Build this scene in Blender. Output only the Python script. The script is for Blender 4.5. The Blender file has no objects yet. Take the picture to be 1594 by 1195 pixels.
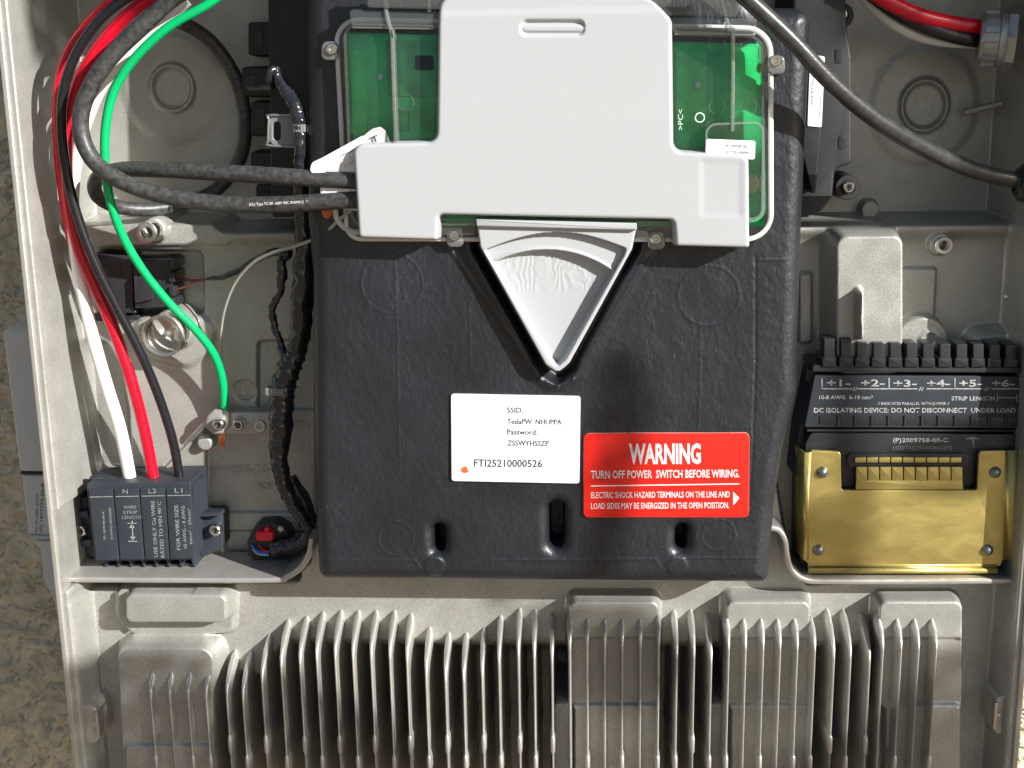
import bpy, math, random
import numpy as np
from mathutils import Matrix, Vector
random.seed(7); rng = np.random.default_rng(7)
scene = bpy.context.scene
COL = scene.collection
S = 0.0004                      # metres per unit; one unit is one photo pixel on the plane h = 0

# ---------------------------------------------------------------- camera
FOC, DIST = 2000.0, 2000.0
PITCH, YAW, ROLL = math.radians(13.2), math.radians(-3.0), math.radians(-1.0)
_f = Vector((math.sin(YAW) * math.cos(PITCH), math.cos(YAW) * math.cos(PITCH), -math.sin(PITCH)))
_r = _f.cross(Vector((0, 0, 1))).normalized()
_u = _r.cross(_f).normalized()
_R, _U = (_r * math.cos(ROLL) + _u * math.sin(ROLL)), (-_r * math.sin(ROLL) + _u * math.cos(ROLL))
CAMLOC = -_f * DIST * S
cam = bpy.data.cameras.new("camera"); cam_o = bpy.data.objects.new("camera", cam); COL.objects.link(cam_o)
cam_o.matrix_world = Matrix(((_R.x, _U.x, -_f.x, CAMLOC.x), (_R.y, _U.y, -_f.y, CAMLOC.y), (_R.z, _U.z, -_f.z, CAMLOC.z), (0, 0, 0, 1)))
cam.sensor_width = 36; cam.lens = 36 * FOC / 1594.0; cam.clip_start = 0.02; cam.clip_end = 500
scene.camera = cam_o

# ---------------------------------------------------------------- light
SUN = Vector((1.36, -1.0, 0.74)).normalized()       # towards the sun
w = bpy.data.worlds.new("World"); scene.world = w; w.use_nodes = True
nt = w.node_tree; bg = nt.nodes["Background"]; sky = nt.nodes.new("ShaderNodeTexSky")
sky.sky_type = 'NISHITA'; sky.sun_disc = False
sky.sun_elevation = math.asin(SUN.z); sky.sun_rotation = math.atan2(SUN.x, SUN.y)
nt.links.new(sky.outputs[0], bg.inputs[0]); bg.inputs[1].default_value = 0.05
sl = bpy.data.lights.new("sun", 'SUN'); sl.energy = 5.0; sl.angle = math.radians(0.53); sl.color = (1.0, 0.985, 0.95)
so = bpy.data.objects.new("sun", sl); COL.objects.link(so); so.rotation_euler = SUN.to_track_quat('Z', 'Y').to_euler()
scene.view_settings.view_transform = 'Standard'; scene.view_settings.look = 'None'
scene.view_settings.exposure = 0.84; scene.view_settings.gamma = 1.0
scene.cycles.transparent_max_bounces = 32; scene.cycles.max_bounces = 10; scene.cycles.diffuse_bounces = 4

# ---------------------------------------------------------------- projection: photo pixel + height -> place
def F(u, v, h=0.0):
    d = _R * ((u - 797.0) / FOC) + _U * (-(v - 597.5) / FOC) + _f
    t = (-h * S - CAMLOC.y) / d.y
    p = CAMLOC + d * t
    return (p.x / S, -p.z / S)                     # flat x (right), flat y (down)
def FP(poly, h): return [F(p[0], p[1], h) for p in poly]
def W(x, y, h): return (x * S, -h * S, -y * S)
def P(u, v, h): x, y = F(u, v, h); return W(x, y, h)

# ---------------------------------------------------------------- materials
MATS = {}
def mat(name, col, rough=0.5, metal=0.0, bump=0.0, bscale=400, var=0.0, vscale=30, spec=0.5, stretch=(1, 1, 1), coat=0.0, bump2=0.0, b2scale=60, rvar=0.0, distort=0.0, fine=0.0, dust=0.0, dscale=700):
    if name in MATS: return MATS[name]
    m = bpy.data.materials.new(name); m.use_nodes = True; n = m.node_tree; L = n.links.new
    b = n.nodes["Principled BSDF"]
    b.inputs["Base Color"].default_value = (*col, 1); b.inputs["Roughness"].default_value = rough
    b.inputs["Metallic"].default_value = metal; b.inputs["Specular IOR Level"].default_value = spec
    b.inputs["Coat Weight"].default_value = coat
    tc = n.nodes.new("ShaderNodeTexCoord"); mp = n.nodes.new("ShaderNodeMapping"); mp.inputs["Scale"].default_value = stretch
    L(tc.outputs["Object"], mp.inputs[0])
    def noise(sc, det=3.0):
        t = n.nodes.new("ShaderNodeTexNoise"); t.inputs["Scale"].default_value = sc; t.inputs["Detail"].default_value = det
        t.inputs["Distortion"].default_value = distort
        L(mp.outputs[0], t.inputs["Vector"]); return t
    if var > 0:
        t = noise(vscale, 6); r = n.nodes.new("ShaderNodeMapRange")
        r.inputs["From Min"].default_value = 0.3; r.inputs["From Max"].default_value = 0.7
        r.inputs["To Min"].default_value = 1 - var; r.inputs["To Max"].default_value = 1 + var
        L(t.outputs["Fac"], r.inputs["Value"]); x = n.nodes.new("ShaderNodeVectorMath"); x.operation = 'SCALE'
        x.inputs[0].default_value = col; L(r.outputs[0], x.inputs["Scale"]); L(x.outputs[0], b.inputs["Base Color"])
    def src(): return b.inputs["Base Color"].links[0].from_socket if b.inputs["Base Color"].links else None
    if fine > 0:
        t = noise(900, 2); r = n.nodes.new("ShaderNodeMapRange"); r.inputs["From Min"].default_value = 0.3; r.inputs["From Max"].default_value = 0.7
        r.inputs["To Min"].default_value = 1 - fine; r.inputs["To Max"].default_value = 1 + fine
        L(t.outputs["Fac"], r.inputs["Value"]); x = n.nodes.new("ShaderNodeVectorMath"); x.operation = 'SCALE'
        x.inputs[0].default_value = col
        if src(): L(src(), x.inputs[0])
        L(r.outputs[0], x.inputs["Scale"]); L(x.outputs[0], b.inputs["Base Color"])
    if dust > 0:                                  # dust specks and faint scuffs
        t = noise(dscale, 2); t2 = noise(26, 4); ad = n.nodes.new("ShaderNodeMath"); ad.operation = 'MULTIPLY_ADD'
        L(t2.outputs["Fac"], ad.inputs[0]); ad.inputs[1].default_value = 0.35; L(t.outputs["Fac"], ad.inputs[2])
        r = n.nodes.new("ShaderNodeMapRange"); r.inputs["From Min"].default_value = 0.895; r.inputs["From Max"].default_value = 0.97; r.inputs["To Max"].default_value = dust
        L(ad.outputs[0], r.inputs["Value"]); x = n.nodes.new("ShaderNodeMix"); x.data_type = 'RGBA'
        L(r.outputs[0], x.inputs[0]); x.inputs[6].default_value = (*col, 1); x.inputs[7].default_value = (0.38, 0.36, 0.33, 1)
        if src(): L(src(), x.inputs[6])
        L(x.outputs[2], b.inputs["Base Color"])
    if rvar > 0:
        t = noise(vscale * 2.3, 5); r = n.nodes.new("ShaderNodeMapRange")
        r.inputs["From Min"].default_value = 0.3; r.inputs["From Max"].default_value = 0.7
        r.inputs["To Min"].default_value = rough - rvar; r.inputs["To Max"].default_value = rough + rvar
        L(t.outputs["Fac"], r.inputs["Value"]); L(r.outputs[0], b.inputs["Roughness"])
    last = None
    for amt, sc, dist in ((bump, bscale, 0.0004), (bump2, b2scale, 0.002)):
        if amt > 0:
            t = noise(sc, 4); bp = n.nodes.new("ShaderNodeBump"); bp.inputs["Strength"].default_value = amt
            bp.inputs["Distance"].default_value = dist; L(t.outputs["Fac"], bp.inputs["Height"])
            if last: L(last.outputs[0], bp.inputs["Normal"])
            last = bp
    if last: L(last.outputs[0], b.inputs["Normal"])
    MATS[name] = m; return m

def clearmat(name, tint, haze, gloss_rough=0.08, base_gloss=0.06):
    m = bpy.data.materials.new(name); m.use_nodes = True; n = m.node_tree; L = n.links.new
    n.nodes.remove(n.nodes["Principled BSDF"]); out = n.nodes["Material Output"]
    tr = n.nodes.new("ShaderNodeBsdfTransparent"); tr.inputs[0].default_value = (*tint, 1)
    df = n.nodes.new("ShaderNodeBsdfDiffuse"); df.inputs[0].default_value = (0.78, 0.82, 0.8, 1)
    gl = n.nodes.new("ShaderNodeBsdfGlossy"); gl.inputs["Roughness"].default_value = gloss_rough
    fr = n.nodes.new("ShaderNodeFresnel"); fr.inputs[0].default_value = 1.5
    ad = n.nodes.new("ShaderNodeMath"); ad.operation = 'ADD'; ad.inputs[1].default_value = base_gloss; ad.use_clamp = True
    L(fr.outputs[0], ad.inputs[0])
    tc = n.nodes.new("ShaderNodeTexCoord"); ns = n.nodes.new("ShaderNodeTexNoise"); ns.inputs["Scale"].default_value = 60
    bp = n.nodes.new("ShaderNodeBump"); bp.inputs["Strength"].default_value = 0.25; bp.inputs["Distance"].default_value = 0.002
    L(tc.outputs["Object"], ns.inputs["Vector"]); L(ns.outputs["Fac"], bp.inputs["Height"]); L(bp.outputs[0], gl.inputs["Normal"])
    m1 = n.nodes.new("ShaderNodeMixShader"); m1.inputs[0].default_value = haze
    L(tr.outputs[0], m1.inputs[1]); L(df.outputs[0], m1.inputs[2])
    m2 = n.nodes.new("ShaderNodeMixShader"); L(ad.outputs[0], m2.inputs[0]); L(m1.outputs[0], m2.inputs[1]); L(gl.outputs[0], m2.inputs[2])
    L(m2.outputs[0], out.inputs[0]); return m

CAST = mat("cast_aluminium", (0.40, 0.395, 0.36), 0.38, 0.45, bump=0.55, bscale=1500, var=0.10, vscale=38, rvar=0.10, bump2=0.10, b2scale=90, fine=0.13)
CASTF = mat("cast_fin_metal", (0.52, 0.50, 0.46), 0.36, 0.6, bump=0.25, bscale=2200, var=0.08, vscale=60, rvar=0.06)
RAWM = mat("machined_metal", (0.62, 0.59, 0.54), 0.28, 0.9, bump=0.2, bscale=1500, var=0.12, vscale=120)
STEEL = mat("bright_steel", (0.72, 0.71, 0.68), 0.22, 1.0, var=0.08, vscale=300)
GALV = mat("grey_galvanised", (0.42, 0.43, 0.42), 0.45, 0.7, bump=0.3, bscale=900, var=0.15, vscale=200)
BLACKC = mat("black_moulded_cover", (0.011, 0.0125, 0.017), 0.42, 0.0, dust=0.16, dscale=1100, bump=0.7, bscale=620, var=0.25, vscale=25, stretch=(1.0, 1.0, 0.55), bump2=0.12, b2scale=120, rvar=0.05, spec=0.65)
BLACKP = mat("black_plastic", (0.022, 0.023, 0.026), 0.35, 0.0, bump=0.2, bscale=800, var=0.2, vscale=80)
DARKH = mat("dark_housing_plastic", (0.018, 0.018, 0.020), 0.5, 0.0, bump=0.2, bscale=700, var=0.2, vscale=80)
TBLK = mat("slate_grey_plastic", (0.028, 0.033, 0.043), 0.5, 0.0, spec=0.35, bump=0.25, bscale=1400, var=0.10, vscale=80)
WHITEP = mat("white_moulded_plastic", (0.41, 0.42, 0.43), 0.32, 0.0, bump=0.06, bscale=900, var=0.012, vscale=25, bump2=0.05, b2scale=25)
PCBG = mat("green_board", (0.0, 0.56, 0.17), 0.4, 0.0, bump=0.3, bscale=300, var=0.28, vscale=40, spec=0.5)
PAPER = mat("white_sticker", (0.80, 0.80, 0.80), 0.35, 0.0, var=0.01)
REDST = mat("red_sticker", (0.78, 0.018, 0.010), 0.35, 0.0, var=0.06, vscale=60)
INK = mat("dark_ink", (0.05, 0.05, 0.065), 0.5)
WINK = mat("white_ink", (0.80, 0.74, 0.72), 0.5, var=0.15, vscale=900)
TINK = mat("dim_print", (0.24, 0.25, 0.24), 0.5, var=0.45, vscale=900)
GINK = mat("grey_print", (0.36, 0.37, 0.36), 0.5, var=0.4, vscale=700)
PINK_ = mat("faint_print", (0.16, 0.165, 0.17), 0.5, var=0.4, vscale=700)
ORNG = mat("orange_marker", (0.85, 0.12, 0.02), 0.5, var=0.2, vscale=400)
GOLD = mat("gold_passivated_steel", (0.60, 0.49, 0.17), 0.42, 0.82, bump=0.15, bscale=900, var=0.16, vscale=24, rvar=0.10, stretch=(0.7, 1, 1.5), distort=1.0, fine=0.05)
def wiremat(n_, c, r=0.32, v=0.06, sc=60, b=0.15, bs=500): return mat(n_, c, r, 0.0, bump=b, bscale=bs, var=v, vscale=sc)
WBLK = wiremat("black_wire_insulation", (0.014, 0.014, 0.017), 0.22)
WDUST = wiremat("dusty_black_insulation", (0.050, 0.049, 0.048), 0.42, 0.55, 330, 0.5, 500)
WRED = wiremat("red_wire_insulation", (0.62, 0.004, 0.022), 0.3)
WWHT = wiremat("white_wire_insulation", (0.80, 0.78, 0.74), 0.35, 0.04)
WGRN = wiremat("green_wire_insulation", (0.0, 0.42, 0.13), 0.28)
WGRY = wiremat("grey_cord", (0.36, 0.35, 0.31), 0.45)
WBRN = wiremat("brown_wire", (0.16, 0.045, 0.025), 0.4)
WBLU = wiremat("blue_wire", (0.03, 0.16, 0.62), 0.4)
TAPE = mat("black_vinyl_tape", (0.018, 0.019, 0.024), 0.17, 0.0, bump=0.9, bscale=160, var=0.3, vscale=120, bump2=0.5, b2scale=60, spec=0.7)
COPPER = mat("bare_copper", (0.75, 0.25, 0.10), 0.35, 0.9, bump=0.4, bscale=900)
ANTP = mat("grey_box_plastic", (0.60, 0.60, 0.59), 0.42, 0.0, bump=0.15, bscale=900, var=0.03)
CLEAR = clearmat("clear_plastic", (0.96, 0.98, 0.97), 0.015, 0.05, 0.0)
CLEAR2 = clearmat("clear_plastic_rib", (0.92, 0.96, 0.94), 0.05, 0.06, 0.03)
CLEARE = clearmat("clear_plastic_edge", (0.84, 0.88, 0.87), 0.16, 0.08, 0.18)

# ---------------------------------------------------------------- objects
def mesh_obj(name, verts, faces, m, parent=None, smooth=40):
    me = bpy.data.meshes.new(name); me.from_pydata([tuple(v) for v in verts], [], faces); me.update()
    return link(name, me, m, parent, smooth)
def link(name, me, m, parent=None, smooth=40):
    me.materials.clear(); me.materials.append(m)
    if smooth:
        me.polygons.foreach_set("use_smooth", np.ones(len(me.polygons), dtype=bool))
        if smooth < 180: me.set_sharp_from_angle(angle=math.radians(smooth))
    o = bpy.data.objects.new(name, me); COL.objects.link(o)
    if parent is not None: o.parent = parent; o.matrix_parent_inverse = Matrix.Translation(-Vector(parent.location)) if parent.type == 'EMPTY' else Matrix.Identity(4)
    return o
def thing(name, label, cat, u=797, v=597, h=0, group=None):
    o = bpy.data.objects.new(name, None); COL.objects.link(o); o.location = P(u, v, h); o.empty_display_size = 0.01
    return tag(o, label, cat, group)
def tag(o, label, cat=None, group=None, kind=None):
    if label: o["label"] = label
    if cat: o["category"] = cat
    if group: o["group"] = group
    if kind: o["kind"] = kind
    return o

def roundpoly(poly, r, seg=6):
    n = len(poly); out = []
    rs = r if isinstance(r, (list, tuple)) else [r] * n
    for i in range(n):
        p0, p1, p2 = np.array(poly[i - 1], float), np.array(poly[i], float), np.array(poly[(i + 1) % n], float); rr = rs[i]
        a, b = p0 - p1, p2 - p1; la, lb = np.linalg.norm(a), np.linalg.norm(b); a /= la; b /= lb
        ang = math.acos(max(-1, min(1, float(a @ b))))
        if rr <= 0.01 or ang > 3.05: out.append(tuple(p1)); continue
        t = min(rr / math.tan(ang / 2), la * 0.49, lb * 0.49); rr = t * math.tan(ang / 2)
        bis = (a + b); bis /= np.linalg.norm(bis); c = p1 + bis * (rr / math.sin(ang / 2))
        s, e = p1 + a * t - c, p1 + b * t - c; tot = math.atan2(s[0] * e[1] - s[1] * e[0], float(s @ e))
        k = max(2, seg)
        for j in range(k + 1):
            th = tot * j / k; cs, sn = math.cos(th), math.sin(th)
            out.append((c[0] + s[0] * cs - s[1] * sn, c[1] + s[0] * sn + s[1] * cs))
    return out
def area(p): return 0.5 * sum(p[i - 1][0] * p[i][1] - p[i][0] * p[i - 1][1] for i in range(len(p)))
def offset(poly, d):
    if abs(d) < 1e-9: return list(poly)
    sgn = 1 if area(poly) > 0 else -1; n = len(poly); out = []
    for i in range(n):
        p0, p1, p2 = np.array(poly[i - 1], float), np.array(poly[i], float), np.array(poly[(i + 1) % n], float)
        e1, e2 = p1 - p0, p2 - p1; l1, l2 = np.linalg.norm(e1), np.linalg.norm(e2)
        if l1 < 1e-6: e1 = e2; l1 = l2
        if l2 < 1e-6: e2 = e1; l2 = l1
        n1 = np.array((e1[1], -e1[0])) / l1 * sgn; n2 = np.array((e2[1], -e2[0])) / l2 * sgn
        m = n1 + n2; q = float(m @ m)
        m = m * (2 / q) if q > 0.5 else n1
        out.append(tuple(p1 + m * d))
    return out
def prism(name, poly, htop, hbot, m, parent=None, r=0, bev=1.5, draft=0.0, seg=6, flat=False, back=False, smooth=40):
    """poly in photo pixels on its front face (height htop); runs back to hbot, widening by draft."""
    fl = list(poly) if flat else FP(poly, htop)
    fl = roundpoly(fl, r, seg)
    bev = min(bev, abs(htop - hbot) * 0.45)
    prof = [(-bev, 0.0), (-bev * 0.62, bev * 0.08), (-bev * 0.29, bev * 0.29), (-bev * 0.08, bev * 0.62), (0, bev), (draft, htop - hbot)] if bev > 0 else [(0, 0), (draft, htop - hbot)]
    rings = [[W(x, y, htop - dz) for x, y in offset(fl, off)] for off, dz in prof]
    n = len(fl); verts = [p for r_ in rings for p in r_]; faces = [tuple(range(n))]
    for k in range(len(rings) - 1):
        for i in range(n):
            j = (i + 1) % n; faces.append((k * n + i, (k + 1) * n + i, (k + 1) * n + j, k * n + j))
    if back: faces.append(tuple(range((len(rings) - 1) * n, len(rings) * n)))
    o = mesh_obj(name, verts, faces, m, parent, None)
    me = o.data
    import bmesh
    bm = bmesh.new(); bm.from_mesh(me); bmesh.ops.recalc_face_normals(bm, faces=bm.faces)
    # front face must look at the camera side (-Y)
    bm.faces.ensure_lookup_table()
    if bm.faces[0].normal.y > 0: bmesh.ops.reverse_faces(bm, faces=bm.faces)
    big = [f for f in bm.faces if len(f.verts) > 4]; bmesh.ops.triangulate(bm, faces=big)
    bm.to_mesh(me); bm.free()
    if smooth:
        me.polygons.foreach_set("use_smooth", np.ones(len(me.polygons), dtype=bool)); me.set_sharp_from_angle(angle=math.radians(smooth))
    return o
def plate(name, outer, holes, htop, hbot, m, parent=None, r=0, bev=1.0, seg=5, flat=False):
    """plate with real holes (a filled 2D curve, bevelled)"""
    cu = bpy.data.curves.new(name, 'CURVE'); cu.dimensions = '2D'; cu.fill_mode = 'BOTH'
    hr = [h if isinstance(h, tuple) and len(h) == 2 and not isinstance(h[0], (int, float)) else (h, 0) for h in holes]
    for poly, rr in [(outer, r)] + hr:
        fl = roundpoly(list(poly) if flat else FP(poly, htop), rr, seg)
        sp = cu.splines.new('POLY'); sp.points.add(len(fl) - 1); sp.use_cyclic_u = True
        for i, (x, y) in enumerate(fl): sp.points[i].co = (x, -y, 0, 1)
    bev = min(bev, (htop - hbot) * 0.4); cu.bevel_depth = bev; cu.bevel_resolution = 2; cu.offset = -bev
    cu.extrude = (htop - hbot) / 2 - bev
    o = bpy.data.objects.new("tmp", cu); COL.objects.link(o); dg = bpy.context.evaluated_depsgraph_get()
    me = bpy.data.meshes.new_from_object(o.evaluated_get(dg)); bpy.data.objects.remove(o); me.name = name
    mid = (htop + hbot) / 2
    M = Matrix(((S, 0, 0, 0), (0, 0, -S, -mid * S), (0, S, 0, 0), (0, 0, 0, 1)))
    me.transform(M); return link(name, me, m, parent, 40)

def catmull(pts, n=8):
    pts = [np.array(p, float) for p in pts]; P_ = [2 * pts[0] - pts[1]] + pts + [2 * pts[-1] - pts[-2]]; out = []
    for i in range(1, len(P_) - 2):
        a, b, c, d = P_[i - 1:i + 3]
        for k in range(n):
            t = k / n; out.append(0.5 * (2 * b + (c - a) * t + (2 * a - 5 * b + 4 * c - d) * t * t + (3 * b - a - 3 * c + d) * t ** 3))
    out.append(P_[-2]); return out
def tube(name, pts, m, parent=None, n=14, sub=8, wob=0.0, spiral=0.0, squash=1.0, cap=True, world=False):
    """pts: (u, v, h, radius) in photo pixels / heights"""
    q = [(*((Vector(p[:3])) if world else Vector(P(*p[:3]))), p[3] * S) for p in pts]
    q = catmull(q, sub) if sub > 1 else [np.array(a) for a in q]
    C_ = [Vector(a[:3]) for a in q]; verts = []; faces = []; up = Vector((0, -1, 0))
    L_ = len(C_); prev = None
    ph = rng.uniform(0, 6.28, 6)
    for i, c in enumerate(C_):
        t = (C_[min(i + 1, L_ - 1)] - C_[max(i - 1, 0)]).normalized()
        if prev is None:
            a = up - t * up.dot(t)
            if a.length < 0.1: a = Vector((1, 0, 0)) - t * t.x
        else: a = prev - t * prev.dot(t)
        a.normalize(); prev = a; b = t.cross(a); r = q[i][3]
        for k in range(n):
            th = 2 * math.pi * k / n; rr = r
            if wob: rr *= 1 + wob * (math.sin(3 * th + i * 0.9 + ph[0]) * 0.5 + math.sin(i * 1.7 + ph[1]) * 0.6 + math.sin(2 * th - i * 0.55 + ph[2]) * 0.5 + 0.5 * math.sin(i * 0.61 + th + ph[3])) + wob * 0.5 * rng.uniform(-1, 1)
            if spiral: rr *= 1 + spiral * (((k / n) + i * 0.13) % 1.0 - 0.5)
            verts.append(c + (a * math.cos(th) * squash + b * math.sin(th)) * rr)
    for i in range(L_ - 1):
        for k in range(n):
            j = (k + 1) % n; faces.append((i * n + k, i * n + j, (i + 1) * n + j, (i + 1) * n + k))
    if cap: faces.append(tuple(range(n))[::-1]); faces.append(tuple((L_ - 1) * n + k for k in range(n)))
    return mesh_obj(name, verts, faces, m, parent, 60 if not wob else 50)
def lathe(name, prof, u, v, h, m, parent=None, n=24, ell=1.0, axis=None, origin=None):
    """prof: (radius, height above h) from centre outwards, axis towards the camera side"""
    if origin is None: x0, y0 = F(u, v, h)
    verts = []; faces = []
    for r, z in prof:
        for k in range(n):
            th = 2 * math.pi * k / n; dx, dy = r * math.cos(th), r * math.sin(th) * ell
            if origin is None: verts.append(W(x0 + dx, y0 + dy, h + z))
            else:
                A = Vector(axis).normalized(); B = A.orthogonal().normalized(); Cc = A.cross(B)
                verts.append(Vector(origin) + (A * z + B * dx + Cc * dy) * S)
    for i in range(len(prof) - 1):
        for k in range(n):
            j = (k + 1) % n; faces.append((i * n + k, i * n + j, (i + 1) * n + j, (i + 1) * n + k))
    o = mesh_obj(name, verts, faces, m, parent, None)
    import bmesh
    bm = bmesh.new(); bm.from_mesh(o.data); bmesh.ops.remove_doubles(bm, verts=bm.verts, dist=1e-8)
    bmesh.ops.recalc_face_normals(bm, faces=bm.faces); bm.to_mesh(o.data); bm.free()
    o.data.polygons.foreach_set("use_smooth", np.ones(len(o.data.polygons), dtype=bool)); o.data.set_sharp_from_angle(angle=math.radians(35))
    return o
def ribbon(name, path, wd, htop, hbot, m, parent=None, bev=1.5, draft=2.0, n=6):
    pts = catmull([(*F(p[0], p[1], p[2] if len(p) > 2 else htop),) for p in path], n) if n > 1 else [np.array(F(p[0], p[1], htop)) for p in path]
    l, r = [], []
    for i, p in enumerate(pts):
        t = pts[min(i + 1, len(pts) - 1)] - pts[max(i - 1, 0)]; t = t / np.linalg.norm(t); nn = np.array((-t[1], t[0]))
        l.append(tuple(p + nn * wd / 2)); r.append(tuple(p - nn * wd / 2))
    return prism(name, l + r[::-1], htop, hbot, m, parent, 0, bev, draft, flat=True)
FONT = None
def text(name, s, u, v, h, capw, caph, m, parent, ang=0.0, bold=0.0, skew=0.0):
    """one printed line: left baseline at (u, v), width capw and height caph in pixels"""
    cu = bpy.data.curves.new(name, 'FONT'); cu.body = s; cu.size = 1; cu.offset = bold; cu.resolution_u = 2
    o = bpy.data.objects.new("tmp", cu); COL.objects.link(o); dg = bpy.context.evaluated_depsgraph_get()
    me = bpy.data.meshes.new_from_object(o.evaluated_get(dg)); bpy.data.objects.remove(o); me.name = name
    n = len(me.vertices); co = np.empty(n * 3); me.vertices.foreach_get("co", co); co = co.reshape(-1, 3)
    x0, x1 = co[:, 0].min(), co[:, 0].max(); ch = 0.73
    ca, sa = math.cos(math.radians(ang)), math.sin(math.radians(ang)); new = np.empty_like(co)
    for i, (x, y, z) in enumerate(co):
        px = (x - x0) / (x1 - x0) * capw; py = y / ch * caph
        new[i] = P(u + px * ca + py * sa, v + px * sa * 1.0 - py * ca, h)
    me.vertices.foreach_set("co", new.reshape(-1)); me.update(); me.name = name
    return link(name, me, m, parent, None)
def strip(name, x0, y0, x1, y1, wd, h, m, parent):
    t = np.array((x1 - x0, y1 - y0), float); t /= np.linalg.norm(t); n_ = np.array((-t[1], t[0])) * wd / 2
    return mesh_obj(name, [P(x0 - n_[0], y0 - n_[1], h), P(x0 + n_[0], y0 + n_[1], h), P(x1 + n_[0], y1 + n_[1], h), P(x1 - n_[0], y1 - n_[1], h)], [(0, 1, 2, 3)], m, parent, None)

# ---------------------------------------------------------------- height fields
def sm(t): t = np.clip(t, 0, 1); return t * t * (3 - 2 * t)
def sdpoly(X, Y, poly):
    d = np.full(X.shape, 1e18); ins = np.zeros(X.shape, bool); n = len(poly)
    for i in range(n):
        ax, ay = poly[i - 1]; bx, by = poly[i]; ex, ey = bx - ax, by - ay
        L2 = ex * ex + ey * ey
        if L2 < 1e-9: continue
        t = np.clip(((X - ax) * ex + (Y - ay) * ey) / L2, 0, 1)
        d = np.minimum(d, (X - ax - t * ex) ** 2 + (Y - ay - t * ey) ** 2)
        c = ((ay > Y) != (by > Y)) & (X < (bx - ax) * (Y - ay) / ((by - ay) if abs(by - ay) > 1e-9 else 1e-9) + ax); ins ^= c
    d = np.sqrt(d); return np.where(ins, -d, d)
class Field:
    def __init__(s, x0, x1, y0, y1, step, base):
        s.xs = np.arange(x0, x1 + step, step); s.ys = np.arange(y0, y1 + step, step)
        s.X, s.Y = np.meshgrid(s.xs, s.ys); s.H = np.full(s.X.shape, float(base))
    def win(s, poly, m):
        x = [p[0] for p in poly]; y = [p[1] for p in poly]
        i0, i1 = np.searchsorted(s.ys, (min(y) - m, max(y) + m)); j0, j1 = np.searchsorted(s.xs, (min(x) - m, max(x) + m))
        return slice(i0, i1), slice(j0, j1)
    def pad(s, poly, top, w=10, r=0, h=None, flat=False, mode='set', amount=None):
        """outline = edge of the top; flank falls outwards over w"""
        fl = list(poly) if flat else FP(poly, top if h is None else h); fl = roundpoly(fl, r, 8); W_ = s.win(fl, w + 4)
        sd = sdpoly(s.X[W_], s.Y[W_], fl); t = sm(1 - sd / w) if w > 0 else (sd < 0) * 1.0
        Hs = s.H[W_]; s.H[W_] = Hs * (1 - t) + top * t if amount is None else Hs + amount * t
    def dip(s, poly, bot, w=10, r=0, h=0, flat=False, amount=None):
        """outline = edge of the opening; flank falls inwards over w"""
        fl = list(poly) if flat else FP(poly, h); fl = roundpoly(fl, r, 8); W_ = s.win(fl, 4)
        sd = sdpoly(s.X[W_], s.Y[W_], fl); t = sm(-sd / w); Hs = s.H[W_]
        s.H[W_] = Hs * (1 - t) + bot * t if amount is None else Hs + amount * t
    def disc(s, u, v, r, top, w=5, h=None, ell=1.0, amount=None):
        cx, cy = F(u, v, (top or 0) if h is None else h)
        W_ = s.win([(cx - r - w, cy - (r + w) * ell), (cx + r + w, cy + (r + w) * ell)], 6)
        sd = np.hypot(s.X[W_] - cx, (s.Y[W_] - cy) / ell) - r; t = sm(1 - sd / w); Hs = s.H[W_]
        s.H[W_] = Hs * (1 - t) + top * t if amount is None else Hs + amount * t
    def ring(s, u, v, r, wd, amt, h=0, ell=1.0):
        cx, cy = F(u, v, h); W_ = s.win([(cx - r, cy - r * ell), (cx + r, cy + r * ell)], wd * 3 + 4)
        d = np.abs(np.hypot(s.X[W_] - cx, (s.Y[W_] - cy) / ell) - r); s.H[W_] += amt * np.exp(-(d / wd) ** 2)
    def line(s, pts, wd, amt, h=0):
        fl = FP(pts, h)
        for a, b in zip(fl[:-1], fl[1:]):
            W_ = s.win([a, b], wd * 3 + 3); X, Y = s.X[W_], s.Y[W_]; ex, ey = b[0] - a[0], b[1] - a[1]
            t = np.clip(((X - a[0]) * ex + (Y - a[1]) * ey) / (ex * ex + ey * ey), 0, 1)
            d = np.hypot(X - a[0] - t * ex, Y - a[1] - t * ey); s.H[W_] += amt * np.exp(-(d / wd) ** 2)
    def build(s, name, m, parent=None, keep=None):
        ny, nx = s.X.shape; v = np.stack([s.X * S, -s.H * S, -s.Y * S], -1).reshape(-1, 3)
        idx = np.arange(ny * nx).reshape(ny, nx); q = np.stack([idx[:-1, :-1], idx[:-1, 1:], idx[1:, 1:], idx[1:, :-1]], -1).reshape(-1, 4)[:, ::-1]
        if keep is not None:
            k = (keep[:-1, :-1] & keep[:-1, 1:] & keep[1:, 1:] & keep[1:, :-1]).reshape(-1); q = q[k]
            used = np.unique(q); mp = np.zeros(ny * nx, int); mp[used] = np.arange(len(used)); v = v[used]; q = mp[q]
        me = bpy.data.meshes.new(name); me.vertices.add(len(v)); me.vertices.foreach_set("co", v.reshape(-1))
        me.loops.add(len(q) * 4); me.loops.foreach_set("vertex_index", q.reshape(-1).astype(np.int32))
        me.polygons.add(len(q)); me.polygons.foreach_set("loop_start", np.arange(len(q), dtype=np.int32) * 4)
        me.update(calc_edges=True); me.validate()
        if len(me.polygons) and me.polygons[0].normal.y > 0: me.flip_normals()
        return link(name, me, m, parent, 180)
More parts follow.
